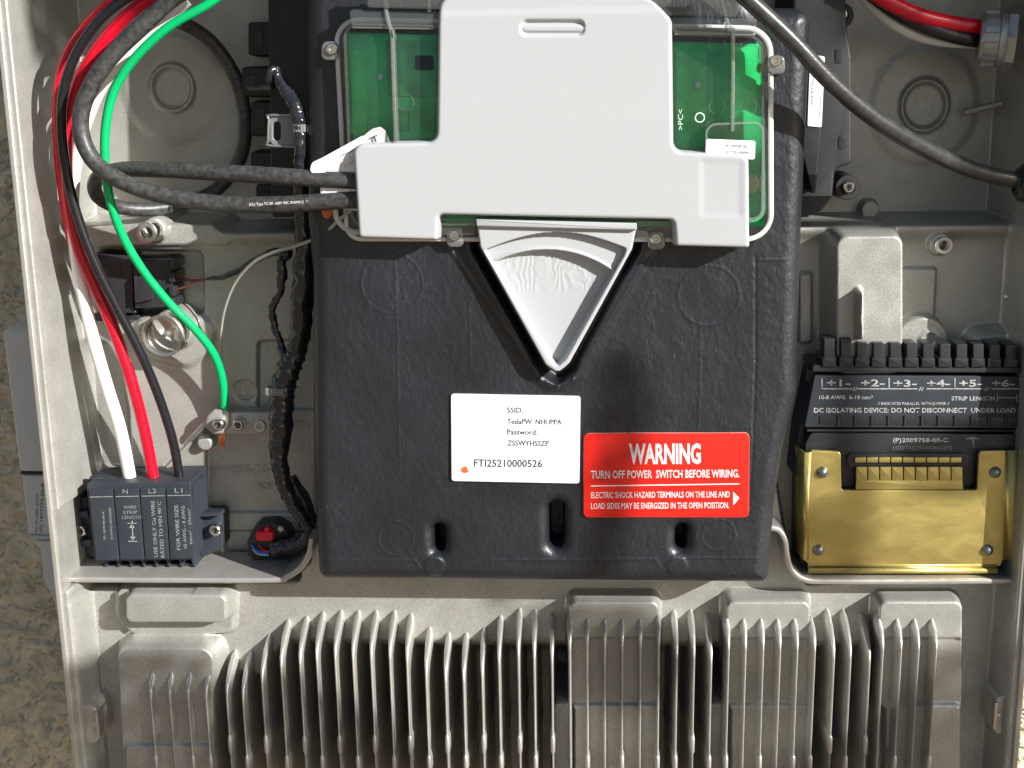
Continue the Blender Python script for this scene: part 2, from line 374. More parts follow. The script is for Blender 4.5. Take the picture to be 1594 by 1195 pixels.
def vnoise(X, Y, sc, seed):
    g = np.random.default_rng(seed).random((256, 256)); x = X / sc; y = Y / sc
    xi, yi = np.floor(x).astype(int), np.floor(y).astype(int); fx, fy = sm(x - xi), sm(y - yi)
    a, b = g[yi % 256, xi % 256], g[yi % 256, (xi + 1) % 256]; c, d = g[(yi + 1) % 256, xi % 256], g[(yi + 1) % 256, (xi + 1) % 256]
    return (a * (1 - fx) + b * fx) * (1 - fy) + (c * (1 - fx) + d * fx) * fy
# ================================================================ the setting
RIM = 130.0
def stucco():
    xs = np.concatenate([np.arange(-1900, -1080, 60), np.arange(-1080, -640, 2.6), np.arange(-640, 740, 60), np.arange(740, 960, 2.6), np.arange(960, 2100, 60)])
    ys = np.concatenate([np.arange(-1700, -660, 60), np.arange(-660, 860, 2.6), np.arange(860, 2300, 60)])
    X, Y = np.meshgrid(xs, ys)
    wx = X + 9 * (vnoise(X, Y, 17, 1) - 0.5) * 2; wy = Y + 9 * (vnoise(X, Y, 15, 2) - 0.5) * 2
    a = vnoise(wx, wy, 55, 3); b = vnoise(wx * 0.8, wy * 1.25, 19, 4); c = vnoise(wx, wy, 9, 5); d = vnoise(X, Y, 4.6, 6)
    crack = np.abs(vnoise(wx, wy * 1.6, 23, 7) + 0.35 * vnoise(X, Y, 9, 8) - 0.68) * 2
    H = 6 * a + 8 * sm((b - 0.35) * 2.6) + 5 * c + 5.0 * d - 7 * (1 - sm(crack * 7))
    v = np.stack([X * S, -(H - 262) * S, -Y * S], -1).reshape(-1, 3); ny, nx = X.shape
    idx = np.arange(ny * nx).reshape(ny, nx); q = np.stack([idx[1:, :-1], idx[1:, 1:], idx[:-1, 1:], idx[:-1, :-1]], -1).reshape(-1, 4)
    me = bpy.data.meshes.new("stucco_wall"); me.vertices.add(len(v)); me.vertices.foreach_set("co", v.reshape(-1))
    me.loops.add(len(q) * 4); me.loops.foreach_set("vertex_index", q.reshape(-1).astype(np.int32))
    me.polygons.add(len(q)); me.polygons.foreach_set("loop_start", np.arange(len(q), dtype=np.int32) * 4); me.update(calc_edges=True)
    m = mat("tan_stucco", (0.60, 0.54, 0.40), 0.9, 0, bump=0.8, bscale=900, var=0.2, vscale=60, bump2=0.9, b2scale=330)
    o = link("stucco_wall", me, m, None, 180)
    tag(o, "rough tan stucco house wall behind the grey enclosure", "wall")
stucco()
def ground():
    m = mat("brown_paver_ground", (0.19, 0.135, 0.09), 0.9, 0, bump=0.5, bscale=60, var=0.15, vscale=1.5)
    z = -1.15; o = mesh_obj("ground", [(-60, -60, z), (60, -60, z), (60, 0.10, z), (-60, 0.10, z)], [(0, 1, 2, 3)], m, None, None); o["kind"] = "structure"
ground()

# ================================================================ enclosure
ENC = thing("battery_enclosure", "large open grey cast aluminium enclosure with heat sink fins on the stucco wall", "enclosure", 797, 597, -100)
XL, XR = -693.0, 762.0
f = Field(XL, XR, -690, 720, 2.0, -100)
# middle floor and raised lower floor
f.H = np.where(f.Y > -244, 0.0, f.H); 
f.H = f.H + 0.0
t = sm((f.Y + 250) / 9); f.H = -100 + 100 * t
f.H += 14 * np.exp(-((f.Y + 236) / 14.0) ** 2) * (f.Y > -250)            # rolled edge above the step
low = [(-740, 292)] + FP([(430, 908), (458, 900), (484, 876), (492, 845)], 60) + FP([(494, 760), (1208, 760), (1222, 850), (1228, 888), (1256, 912)], 60) + [(790, 292), (790, 900), (-740, 900)]
f.pad(low, 60, w=9, flat=True)
# ---- upper recess
for (u, v, r, e) in ((269, 137, 33, 1.05), (1438, 164, 34, 1.1)):
    f.disc(u, v, r + 38, -97, w=16, h=-100, ell=e)
    f.ring(u, v, r, 3.6, 8, h=-97, ell=e)
    f.disc(u, v, r - 8, -99.5, w=5, h=-97, ell=e)
f.disc(1355, 326, 13, -78, w=3)
f.line([(130, 345), (130, 60)], 3, 6, -100)
# ---- middle floor, left
f.pad([(112, 352), (330, 350), (352, 372), (352, 376), (112, 380)], 12, w=9, r=8)
f.dip([(150, 386), (316, 388), (320, 492), (150, 492)], -22, w=6, r=14)
f.disc(238, 358, 18, 30, w=3); f.disc(238, 358, 9, 12, w=2, h=30)
f.pad([(205, 498), (330, 500), (322, 545), (290, 566), (230, 552)], 8, w=14, r=20)
f.disc(266, 515, 31, 40, w=4)
cx, cy = F(266, 515, 40)
d = np.hypot(f.X - cx, f.Y - cy); f.H = np.where(d < 27, np.minimum(f.H, 22 + 15 * (d / 27) ** 2), f.H)
f.H = np.where(d < 5, f.H + 8 * sm(1 - d / 5), f.H)
f.dip([(118, 524), (166, 526), (190, 570), (204, 640), (208, 742), (134, 744)], -26, w=16, r=22)
f.dip([(398, 528), (500, 526), (500, 640), (398, 640)], -7, w=6, r=12)
f.dip([(318, 660), (483, 652), (485, 800), (318, 800)], -8, w=5, r=14)
f.line([(320, 664), (252, 738)], 4, 12)
f.disc(318, 690, 11, 18, w=4)
f.disc(381, 609, 18, -3, w=1.5, h=0); f.line([(370, 615), (392, 615)], 1.2, 3); f.line([(374, 620), (388, 620)], 1.2, 3); f.line([(380, 598), (380, 614)], 1.2, 3)
f.dip([(344, 824), (480, 826), (482, 886), (350, 886)], -14, w=7, r=12)
f.dip([(112, 880), (330, 880), (330, 897), (112, 897)], -8, w=6, r=4)
# ---- middle floor, right
f.pad([(1304, 370), (1404, 368), (1404, 580), (1304, 580)], 78, w=13, r=14)
f.line([(1335, 452), (1335, 522)], 3.2, 30, 78)
f.pad([(1404, 420), (1456, 420), (1452, 496), (1404, 496)], 8, w=5, r=3)
f.disc(1436, 532, 36, 34, w=5); f.ring(1446, 528, 12, 2.5, 3, h=34)
f.disc(1465, 380, 15, 16, w=4); f.disc(1465, 380, 7.5, 2, w=1.5, h=16)
f.pad([(1520, 524), (1588, 522), (1588, 600), (1506, 600)], 34, w=14, r=16)
f.pad([(1246, 428), (1262, 428), (1262, 532), (1246, 532)], 14, w=5, r=3)
# ---- lower floor
f.pad([(184, 918), (362, 918), (360, 984), (205, 984), (184, 962)], 74, w=8, r=9)
f.pad([(197, 928), (350, 928), (350, 968), (197, 968)], 108, w=9, r=9)
cut = FP([(345, 1020), (345, 960), (640, 925), (1560, 925), (1560, 1400), (345, 1400)], 60)
prof = sm((f.Y - 398 - 55 * sm((-360 - f.X) / 60)) / 80.0) * ((f.X > -478) & (f.X < 640))
f.H -= 118 * prof * sm((f.X + 478) / 30) * sm((640 - f.X) / 30)
f.pad([(184, 1010), (330, 1010), (334, 1330), (200, 1330)], 104, w=15, r=22)
f.pad([(197, 1163), (330, 1163), (334, 1340), (200, 1340)], 110, w=6, r=6)
PADS = {}
for u0, u1 in ((890, 1022), (1134, 1258), (1372, 1495)):
    f.pad([(u0 - 2, 938), (u1 + 2, 938), (u1 - 1, 1400), (u0 + 1, 1400)], 100, w=8, r=11)
    f.pad([(u0, 995), (u1, 995), (u1 - 3, 1400), (u0 + 3, 1400)], 94, w=7, r=8)
    f.pad([(u0 + 2, 1100), (u1 - 2, 1100), (u1 - 3, 1400), (u0 + 3, 1400)], 101, w=6, r=5)
for u0, u1 in ((862, 890), (1100, 1132), (1344, 1370)):
    f.pad([(u0, 1096), (u1, 1096), (u1, 1400), (u0, 1400)], 84, w=7, r=4)
# ---- rim walls with draft
def wall(dist, top, w_): # dist = distance inside from the wall's inner top edge
    t = sm(1 - dist / w_); f.H = f.H * (1 - t) + top * t
wall(f.X - (XL + 9), RIM, 13); wall((XR - 9) - f.X, RIM, 13); wall(f.Y + 676, RIM, 16)
f.dip([(96, 784), (130, 764), (150, 893), (110, 894)], 0, w=3, h=60)
f.line([(1512, 170), (1512, 172)], 3, 4, -100)
CASTING = f.build("back_pan", CAST, ENC)
# outer skirt of the pan (the box's own outside)
sk = prism("outer_wall", [(XL, -690), (XL + 4, -690), (XL + 4, 720), (XL, 720)], RIM - 0.4, -230, CAST, ENC, 0, 0, 0, flat=True)
sk = prism("outer_wall", [(XR - 4, -690), (XR, -690), (XR, 720), (XR - 4, 720)], RIM - 0.4, -230, CAST, ENC, 0, 0, 0, flat=True)
for nm, x in (("rim_flange", XL - 7.5), ("rim_flange", XR - 0.5)):
    prism(nm, [(x, -690), (x + 8, -690), (x + 8, 720), (x, 720)], RIM + 5, RIM - 12, CASTF, ENC, 0, 2, 0, flat=True)
ribbon("tray_lip", [(100, 903), (250, 904), (420, 904), (446, 899), (468, 884), (481, 862), (485, 838)], 9, 106, -2, CASTF, ENC, bev=3.5, draft=3)
ribbon("tray_lip", [(1196, 822), (1212, 826), (1222, 842), (1226, 868), (1234, 890), (1256, 904), (1300, 906), (1450, 906), (1588, 905)], 9, 106, -2, CASTF, ENC, bev=3.5, draft=3)

# fins: (tip u, tip v, floor height at the tip, crest height)
fins = [(238, 1050, 104, 124), (267.5, 1050, 104, 124), (296, 1050, 104, 124), (335, 1016, 60, 126), (366.5, 1014, 60, 126), (391, 1016, 60, 126), (420, 990, 60, 126),
        (449, 967, 60, 126), (477.6, 962, 60, 126), (503, 955, 60, 126), (531, 953, 60, 126), (558, 953, 60, 126), (585.6, 953, 60, 126), (614, 953, 60, 126), (640, 958, 60, 126),
        (669, 979, 60, 126), (698.5, 988, 60, 126), (726, 988, 60, 126), (754, 980, 60, 126), (779.5, 961, 60, 126), (809, 950, 60, 126), (833, 952, 60, 126), (860, 957, 60, 126),
        (887, 969, 100, 130), (914, 967, 100, 126), (941, 967, 100, 126), (968, 967, 100, 126), (996, 967, 100, 126), (1024, 962, 100, 130), (1049, 953, 60, 128), (1075, 952, 60, 128), (1101, 958, 60, 128),
        (1131, 967, 100, 134), (1157, 967, 100, 134), (1184, 967, 100, 134), (1210, 967, 100, 134), (1236.5, 967, 100, 134), (1263, 968, 98, 134), (1287, 951, 60, 128), (1312, 951, 60, 128), (1341, 957, 60, 128),
        (1368, 968, 100, 134), (1396, 967, 100, 134), (1423, 967, 100, 134), (1450, 967, 100, 134)]
def fin(i, u, v, h0, hc):
    x, y = F(u, v, h0); bulge = (i % 2 == 0)
    rise = 34 if hc - h0 > 40 else 22; Yb = 715
    yb = F(u, 1147 if (i % 2 == 0 and h0 < 100) else 1178, hc)[1]
    stations = [(y - 7, h0 - 3, 0.6), (y - 3, h0 + 3, 2.6), (y + 3, h0 + (hc - h0) * 0.2, 4.2), (y + rise * 0.35, h0 + (hc - h0) * 0.52, 4.2), (y + rise * 0.7, h0 + (hc - h0) * 0.8, 3.3), (y + rise, h0 + (hc - h0) * 0.95, 2.6), (y + rise * 1.5, hc, 2.0),
                (y + 110, hc, 1.6), (yb - 3, hc, 1.4)]
    if h0 < 100 or i % 2 == 0: stations += [(yb, hc + 1, 2.5), (yb + 2, hc + 2, 3.3), (yb + 25, hc + 2, 3.3), (yb + 28, hc + 1, 2.5)]
    stations += [(yb + 31, hc, 1.4), (Yb, hc, 1.4)]
    deep = -64 if h0 < 90 else h0 - 12
    verts = []; faces = []; ring = 7
    for (yy, hh, wd) in stations:
        base = max(min(deep, hh - 6), -64) if yy > y + 5 else h0 - 14
        bw = wd + (hh - base) * 0.018 + 0.8
        for dx, z in ((-bw, base), (-wd, hh - 3.0), (-wd * 0.72, hh - 0.9), (0, hh), (wd * 0.72, hh - 0.9), (wd, hh - 3.0), (bw, base)): verts.append(W(x + dx, yy, z))
    for k in range(len(stations) - 1):
        for j in range(ring - 1): a = k * ring + j; faces.append((a, a + ring, a + ring + 1, a + 1))
    faces.append(tuple(range(ring))); n_ = len(stations) - 1; faces.append(tuple(n_ * ring + k for k in range(ring))[::-1])
    o = mesh_obj("fin", verts, faces, CASTF, ENC, 45)
for i, a in enumerate(fins): fin(i, *a)
# hinge lugs on the side walls, rib and peg on the right wall
for u, v, sg in ((150, 1120, 1), (1552, 1106, -1)):
    x, y = F(u, v, 100)
    lug = prism("side_lug", [(x - 14 * sg, y - 34), (x + 4 * sg, y - 28), (x + 9 * sg, y - 16), (x + 9 * sg, y + 22), (x + 2 * sg, y + 32), (x - 14 * sg, y + 38)], 112, 60, CASTF, ENC, 6, 2, 3, flat=True)
    prism("lug_plate", [(x + 5 * sg, y - 22), (x + 10 * sg, y - 22), (x + 10 * sg, y + 22), (x + 5 * sg, y + 22)], 118, 66, RAWM, ENC, 1, 1, 0, flat=True)
    lathe("lug_screw", [(0, 2), (3, 2), (4, 0.5), (4, -2)], u - 2 * sg, v + 6, 113, STEEL, ENC, 12)
tube("wall_peg", [(1502, 175, -75, 5), (1520, 170, -70, 5.5), (1560, 160, -60, 4)], CAST, ENC)
tube("wall_peg", [(1566, 462, 10, 6), (1580, 462, 20, 6), (1600, 463, 36, 6)], CAST, ENC)
def torx(name, u, v, h, r, m, parent, hole=True, deep=0.8):
    p = [(0, -r * 0.1), (r * 0.38, -r * 0.1), (r * 0.48, r * 0.25), (r * 0.6, r * 0.5), (r * 0.78, r * 0.5), (r * 0.95, r * 0.34), (r, 0), (r, -r * deep)]
    o = lathe(name, p, u, v, h, m, parent, 24)
    x, y = F(u, v, h); pts = []
    for k in range(12):
        a = math.pi * k / 6; q = r * (0.40 if k % 2 else 0.30); pts.append((x + q * math.cos(a), y + q * math.sin(a)))
    prism("drive_socket", pts, h - r * 0.06, h - r * 0.3, DARKH, o, 0, 0, 0, flat=True)
    return o
lathe("machined_plug", [(0, 31), (3, 31), (5, 27), (9, 25), (20, 28), (26, 33), (27.5, 41), (31, 42), (33, 40), (33, 30)], 266, 515, 0.5, RAWM, ENC, 36)
lathe("boss_ring", [(8.2, 20), (8.6, 31), (10, 32), (14, 32), (16, 30.8), (16.5, 28)], 238, 358, 0.4, RAWM, ENC, 28)
lathe("boss_ring", [(7, 8), (7.4, 16.6), (9, 17.4), (12, 17.4), (13.6, 16.2)], 1465, 380, 0.4, RAWM, ENC, 28)
torx("boss_screw", 1321, 291, -18, 9, STEEL, ENC)
torx("boss_screw", 1310, 22, -18, 9, STEEL, ENC)
# embossed casting number on the tray floor
CASTT = CAST
o = text("casting_number", "1754085-20-", 322, 737, -5.2, 100, 14, CASTT, ENC); 
o = text("casting_number", "XS T", 398, 762, -5.2, 44, 11, CASTT, ENC)

# ================================================================ things outside the box on the wall
ANT = thing("wall_device_box", "plain grey plastic box with tapered neck on the wall outside the enclosure's left rim", "device", 45, 650, -200)
prism("upper_shell", [(3, 512), (110, 514), (110, 736), (30, 734)], -60, -235, ANTP, ANT, 8, 6, 3)
prism("lower_shell", [(33, 739), (120, 739), (120, 836), (44, 832)], -68, -235, ANTP, ANT, 4, 4, 3)
prism("seam_line", [(32, 734.5), (118, 736.5), (118, 739), (32, 738)], -66, -230, DARKH, ANT, 0, 0.3, 0)
prism("bottom_ring", [(44, 833), (120, 836), (120, 841), (47, 838)], -64, -235, mat("pale_ring", (0.5, 0.52, 0.52), 0.4), ANT, 1, 1, 0)
prism("neck", [(46, 842), (120, 842), (150, 1080), (116, 1060), (84, 935), (68, 900), (62, 852)], -78, -235, ANTP, ANT, 3, 2, 0)
text("printed_line", "(P) 1877772-00-B", 66, 828, -67.4, 76, 5, INK, ANT, ang=-88)
text("printed_line", "FCC ID 2AEIM 1877172", 58, 828, -67.4, 60, 4, INK, ANT, ang=-88)
# ================================================================ black moulded cover
HC = 170.0
CV = thing("black_inner_cover", "large black textured plastic inner cover in the middle of the enclosure", "cover", 850, 600, 0)
sil = FP([(480, -260), (1150, -260), (1172, 8), (1262, 8), (1258, 110), (1247, 350), (1240, 600), (1218, 690), (1205, 780), (1196, 898), (498, 892), (489, 700), (488, 420), (480, 330)], 120)
sil = roundpoly(sil, [5, 5, 5, 26, 20, 30, 12, 20, 20, 18, 20, 30, 30, 30], 7)
x0, x1 = min(p[0] for p in sil) - 6, max(p[0] for p in sil) + 6; y0, y1 = min(p[1] for p in sil) - 6, max(p[1] for p in sil) + 6
c = Field(x0, x1, y0, y1, 1.8, 0)
sd = sdpoly(c.X, c.Y, sil); din = -sd; fil = 26.0
c.H = np.where(din < 5, -2 + (HC - fil + 2) * np.clip(din / 5, 0, 1), HC - fil + fil * np.sqrt(np.clip(1 - ((5 + fil - np.clip(din, 5, 5 + fil)) / fil) ** 2, 0, 1)))
V = [(742, 342), (992, 348), (985, 388), (887, 570), (867, 584), (850, 572), (746, 386)]
vo = roundpoly(offset(FP(V, HC), 13), [2, 2, 16, 12, 12, 12, 16], 8)
c.pad(roundpoly(offset(FP(V, HC), 17), [2, 2, 20, 16, 16, 16, 20], 8), HC + 3.5, w=14, flat=True)
c.dip(vo, HC - 22, w=9, flat=True)
c.line([(704, 392), (842, 590), (868, 600), (892, 590), (1006, 400)], 3, 2, HC)
for (u, v, r) in ((610, 441, 43), (1103, 460, 42), (616, 838, 26), (1118, 832, 24)): c.ring(u, v, r, 1.0, 0.9, HC)
def hole(u, v, a, b, deep=70, rim=12, tilt=0):
    cx, cy = F(u, v, HC); W_ = c.win([(cx - a - rim, cy - b - rim), (cx + a + rim, cy + b + rim)], 4)
    X, Y = c.X[W_] - cx, c.Y[W_] - cy; yy = np.sign(Y) * np.maximum(np.abs(Y) - (b - a), 0); dd = np.hypot(X, yy) - a
    t = 1 - np.clip(dd / rim, 0, 1); c.H[W_] -= np.where(dd < 0, deep, 16 * (1 - np.sqrt(np.clip(1 - t ** 2, 0, 1))))
hole(683, 840, 8, 21, rim=17); hole(866, 820, 11, 36, rim=17); hole(1061, 838, 8, 19, rim=16)
c.line([(505, 872), (645, 872), (655, 885)], 1.2, 0.9, HC); c.line([(760, 872), (1020, 870), (1030, 885)], 1.2, 0.9, HC)
c.line([(1045, 868), (1180, 868)], 1.2, 0.9, HC); c.line([(1176, 400), (1176, 560), (1172, 700), (1165, 800)], 1.5, -1.2, HC)
c.line([(1180, 404), (1222, 404)], 1.2, 0.8, HC)
c.line([(615, 405), (618, 520), (622, 740)], 1.0, 0.8, HC); c.line([(1090, 505), (1090, 600), (1086, 670)], 1.0, 0.7, HC); c.line([(730, 470), (733, 575)], 0.9, 0.6, HC)
for u in (676, 1054): c.disc(u, 880, 12, HC + 1.5, w=6, h=HC)
c.H += (vnoise(c.X, c.Y, 60, 21) - 0.5) * 2.2 * sm(din / 40) + (vnoise(c.X + 5 * vnoise(c.X, c.Y, 13, 23), c.Y * 0.62, 5.5, 22) - 0.5) * 0.5 * sm(din / 30)
BC = c.build("cover_shell", BLACKC, CV, keep=(sd < 3))
# stickers on it
ns = prism("network_label", [(702, 613), (903.5, 617), (902, 752.5), (703, 748.5)], HC + 3.6, HC - 2, PAPER, CV, 4, 0.4, 0)
hp = HC + 4.0
for s_, u, v, w_, hh in (("SSID:", 789.5, 642, 25, 8.6), ("TeslaPW_NHUPPA", 789.5, 659.5, 85, 8.4), ("Password:", 789.5, 676, 47, 8.6), ("ZSSWYHSSZP", 790, 693.2, 64.5, 8.6)):
    text("printed_line", s_, u, v, hp, w_, hh, INK, ns, ang=0.8, bold=0.012)
text("printed_line", "FTI25210000526", 738, 726, hp, 106, 12, INK, ns, ang=0.6, bold=0.012)
th = [(723.5 + 5.6 * math.cos(a) + 0.7 * math.sin(3 * a), 731.5 + 5.2 * math.sin(a) + 0.6 * math.cos(2 * a)) for a in np.linspace(0, 2 * math.pi, 21)[:-1]]
prism("orange_ink_dot", th, hp, hp - 0.3, ORNG, ns, 0, 0, 0)
wl = prism("warning_label", [(909, 675), (1166.5, 674), (1165.5, 805), (908.5, 805)], HC + 3.6, HC - 2, REDST, CV, 7, 0.4, 0)
prism("label_border", [(909, 675), (1166.5, 674), (1165.5, 805), (908.5, 805)], HC + 3.2, HC - 2, mat("pale_red_edge", (0.85, 0.30, 0.25), 0.4), wl, 7.5, 0, 0.9)
text("printed_line", "WARNING", 979, 721, hp, 112, 31, WINK, wl, ang=-0.3, bold=0.035)
text("printed_line", "TURN OFF POWER  SWITCH BEFORE WIRING.", 920, 744.5, hp, 231, 12.5, WINK, wl, ang=-0.5, bold=0.018)
strip("printed_rule", 919.5, 756.3, 1151, 753, 1.7, hp, WINK, wl)
text("printed_line", "ELECTRIC SHOCK HAZARD TERMINALS ON THE LINE AND", 920, 775, hp, 216, 9.6, WINK, wl, ang=-0.35, bold=0.012)
text("printed_line", "LOAD SIDES MAY BE ENERGIZED IN THE OPEN POSITION.", 920, 792, hp, 215, 9.6, WINK, wl, ang=-0.35, bold=0.012)
mesh_obj("printed_arrow", [P(1141, 765, hp), P(1141.5, 786.5, hp), P(1151, 775, hp)], [(0, 1, 2)], WINK, wl, None)

# ================================================================ electronics under clear cover
PB = thing("green_circuit_board", "green circuit board seen through the clear cover behind the white shield", "circuit board", 860, 200, HC)
prism("board", [(542, 50), (1180, 68), (1190, 352), (556, 352)], HC + 8, HC + 4, PCBG, PB, 3, 0.5)
for u0, v0, u1, v1 in ((560, 230, 600, 235),): pass
for (u, v) in ((592, 119), (1086, 132)): lathe("clip_dot", [(0, 1.2), (3.5, 1.0), (4.5, 0)], u, v, HC + 20, mat("pale_nylon", (0.6, 0.68, 0.64), 0.4), PB, 14)
DGRN = mat("dark_green_trace", (0.0, 0.40, 0.12), 0.4, var=0.3, vscale=90); LGRN = mat("bright_green_resist", (0.0, 0.66, 0.16), 0.4, var=0.25, vscale=70)
for q in ([(600, 62), (680, 64), (680, 150), (604, 150)], [(645, 85), (676, 86), (676, 110), (645, 110)], [(618, 170), (636, 170), (636, 205), (618, 205)], [(656, 160), (678, 160), (678, 205), (656, 205)], [(1052, 80), (1100, 80), (1098, 190), (1052, 190)], [(1140, 72), (1176, 74), (1178, 150), (1140, 190)]):
    prism("board_component", q, HC + 10.5, HC + 7.5, DGRN if q[0][0] < 700 else LGRN, PB, 2, 0.5)
for q in ([(546, 78), (578, 78), (566, 110), (574, 150), (570, 212), (548, 212)],):
    prism("copper_area", q, HC + 9, HC + 7.5, LGRN, PB, 6, 0.3)
lathe("coin_cell_holder", [(0, 6), (12, 6), (14, 3), (14, 0)], 1165, 286, HC + 9, mat("cream_part", (0.62, 0.60, 0.36), 0.4), PB, 20)
CC = thing("clear_box_cover", "transparent plastic cover with ribs and screw tabs over the green board", "clear cover", 860, 200, HC)
prism("front_pane", [(534, 36), (1188, 56), (1192, 346), (546, 352)], HC + 26, HC + 24.5, CLEAR, CC, 18, 0.4, 0)
def side_strip(name, poly, r, htop, hbot, m, wd=2.5):
    fl = roundpoly(FP(poly, htop), r, 6); inn = offset(fl, -wd); n = len(fl); vs = []
    for ring, hh in ((fl, hbot), (fl, htop), (inn, htop), (inn, hbot)): vs += [W(x, y, hh) for x, y in ring]
    fs = [(k * n + i, k * n + (i + 1) % n, (k + 1) * n + (i + 1) % n, (k + 1) * n + i) for k in range(3) for i in range(n)]
    return mesh_obj(name, vs, fs, m, CC, 40)
side_strip("side_wall", [(534, 36), (1188, 56), (1192, 346), (546, 352)], 18, HC + 27, HC + 2, CLEAR2, 3.2)
rimp = roundpoly(FP([(522, 30), (1200, 44), (1201, 373), (540, 372)], HC + 12), [30, 34, 34, 20], 9)
loop = rimp + [rimp[0]]
tube("sealing_bead", [(*(W(x, y, HC + 9)), 3.6) for x, y in loop], mat("pearly_seal", (0.62, 0.60, 0.58), 0.22, 0.0, spec=0.8), CC, 10, 1, world=True, squash=0.8)
plate("flange", [(526, 26), (1203, 46), (1203, 375), (542, 374)], [([(538, 40), (1186, 58), (1188, 344), (548, 350)], 16)], HC + 8, HC + 5.5, CLEAR, CC, 26, 0.5)
prism("top_step", [(543, 14), (1176, 29), (1176, 52), (546, 40)], HC + 38, HC + 26, CLEAR2, CC, 5, 1.5, 0)
prism("top_step", [(570, -30), (1148, -30), (1148, 26), (572, 12)], HC + 45, HC + 38.5, CLEAR2, CC, 3, 1.5, 0)
for pts in ([(598, -20), (600, 12), (606, 40), (612, 60)], [(610, 45), (612, 120), (616, 222)], [(1122, -20), (1130, 25), (1137, 50)], [(1141, 40), (1141, 120), (1140, 205)], [(667, -10), (668, 18)]):
    ribbon("rib", pts, 5, HC + 42, HC + 25, CLEARE, CC, 1, 0.5, 4)
prism("rib", [(546, 34), (676, 38), (676, 46), (548, 44)], HC + 36, HC + 25, CLEARE, CC, 2, 1, 0)
prism("rib", [(1050, 47), (1176, 50), (1176, 56), (1050, 54)], HC + 36, HC + 25, CLEARE, CC, 2, 1, 0)
prism("relay_bubble", [(1098, 192), (1190, 188), (1188, 342), (1098, 342)], HC + 40, HC + 38.8, CLEAR, CC, 14, 0.4, 0)
side_strip("bubble_edge", [(1098, 192), (1190, 188), (1188, 342), (1098, 342)], 14, HC + 41, HC + 26, CLEARE, 3)
for u, v in ((1116, 68), (1116, 165), (1165, 70), (1165, 165), (1110, 200), (632, 160)): 
    lathe("moulded_disc", [(9.5, 0), (10.5, 1.2), (11.5, 0)], u, v, HC + 26.4, CLEAR2, CC, 20)
text("moulded_mark", ">PC<", 1063, 202, HC + 26.5, 32, 8, mat("moulded_mark_grey", (0.55, 0.7, 0.6), 0.3), CC, ang=-90)
lathe("date_dial", [(5, 0), (6, 1), (7, 0)], 1089, 183, HC + 26.4, mat("moulded_mark_grey", (0.55, 0.7, 0.6), 0.3), CC, 20)
bl = prism("board_label", [(1099, 216), (1176, 219), (1175, 248), (1098, 246)], HC + 42.2, HC + 40.2, PAPER, CC, 3, 0.3, 0)
text("printed_line", "(P) 1903787-00-C", 1130, 229, HC + 42.6, 37, 4.6, INK, bl, ang=2); text("printed_line", "(S) FTI252100009FA", 1130, 238.5, HC + 42.6, 37, 4.6, INK, bl, ang=2)
def tab(u, v, du, dv):
    t_ = prism("screw_tab", [(u - 13 + du, v - 16 + dv), (u + 13 + du, v - 16 + dv), (u + 14 + du, v + 14 + dv), (u - 14 + du, v + 14 + dv)], HC + 16, HC + 1, CLEARE, CC, 8, 3, 1)
    lathe("tab_screw", [(0, 0.5), (3, 0.5), (3.8, 4), (6.5, 4), (7.8, 2.5), (8, -2)], u, v, HC + 17, STEEL, t_, 18)
tab(517, 76, -4, 4); tab(1207, 94, 2, 8); tab(707, 366, 1, 5); tab(1021, 371, 1, 4)
prism("lower_tongue", [(684, 339), (740, 340), (740, 366), (684, 366)], HC + 22, HC + 20, CLEAR2, CC, 2, 0.5, 0)
prism("lower_tongue", [(990, 344), (1046, 345), (1046, 372), (990, 371)], HC + 22, HC + 20, CLEAR2, CC, 2, 0.5, 0)
BR = plate("mounting_bracket", [(420, 178), (535, 178), (535, 228), (420, 227)], [([(425, 189), (437, 189), (437, 219), (425, 219)], 5)], 138, 133, mat("thin_grey_bracket", (0.22, 0.22, 0.215), 0.4, 0.3), None, 9, 1.0)
tag(BR, "small grey tab with a slotted hole left of the clear cover, harness tied across it", "bracket")
tube("edge_bead", [(533, 180, 140, 2), (424, 179, 140, 2), (419, 186, 140, 2), (418, 218, 140, 2), (424, 227, 140, 2), (533, 229, 140, 2)], CLEARE, BR, 8, 3)
for o_ in (BR.children): o_.matrix_parent_inverse = Matrix.Identity(4)

# ================================================================ white shield and funnel
WS = thing("white_shield", "smooth white moulded T-shaped shield covering the middle of the green board", "shield", 860, 200, HC + 30)
HW = HC + 48
T = [(684, -8), (1012, -8), (1046, 30), (1048, 236), (1166, 241), (1167, 386), (1052, 383), (1049, 342), (683, 334), (681, 374), (558, 370), (549, 224), (680, 221), (682, 40)]
rr = [30, 40, 16, 14, 12, 4, 4, 8, 6, 4, 6, 14, 14, 20]
wf = FP(T, HW); wfr = roundpoly(wf, rr, 8)
x0, x1 = min(p[0] for p in wfr) - 8, max(p[0] for p in wfr) + 8; y0, y1 = min(p[1] for p in wfr) - 8, max(p[1] for p in wfr) + 8
g = Field(x0, x1, y0, y1, 1.3, 0); sd = sdpoly(g.X, g.Y, wfr); din = -sd + 0.0
R_ = 5.0; g.H = np.where(din > R_, HW, HW - R_ + R_ * np.sqrt(np.clip(1 - ((R_ - np.clip(din, 0, R_)) / R_) ** 2, 0, 1)))
g.H = np.where(din < 0, HW - R_ - (HW - R_ - (HC + 4)) * np.clip(-din / 4.0, 0, 1), g.H)
g.H -= 1.6 * sm((F(797, 26, HW)[1] - g.Y) / 12) * (din > 0)
g.dip([(1086, 244), (1160, 246), (1160, 342), (1086, 340)], 0, w=10, r=8, h=HW, amount=-0.9)
g.dip([(808, 28), (912, 28), (912, 58), (808, 58)], 0, w=7, r=10, h=HW, amount=-7)
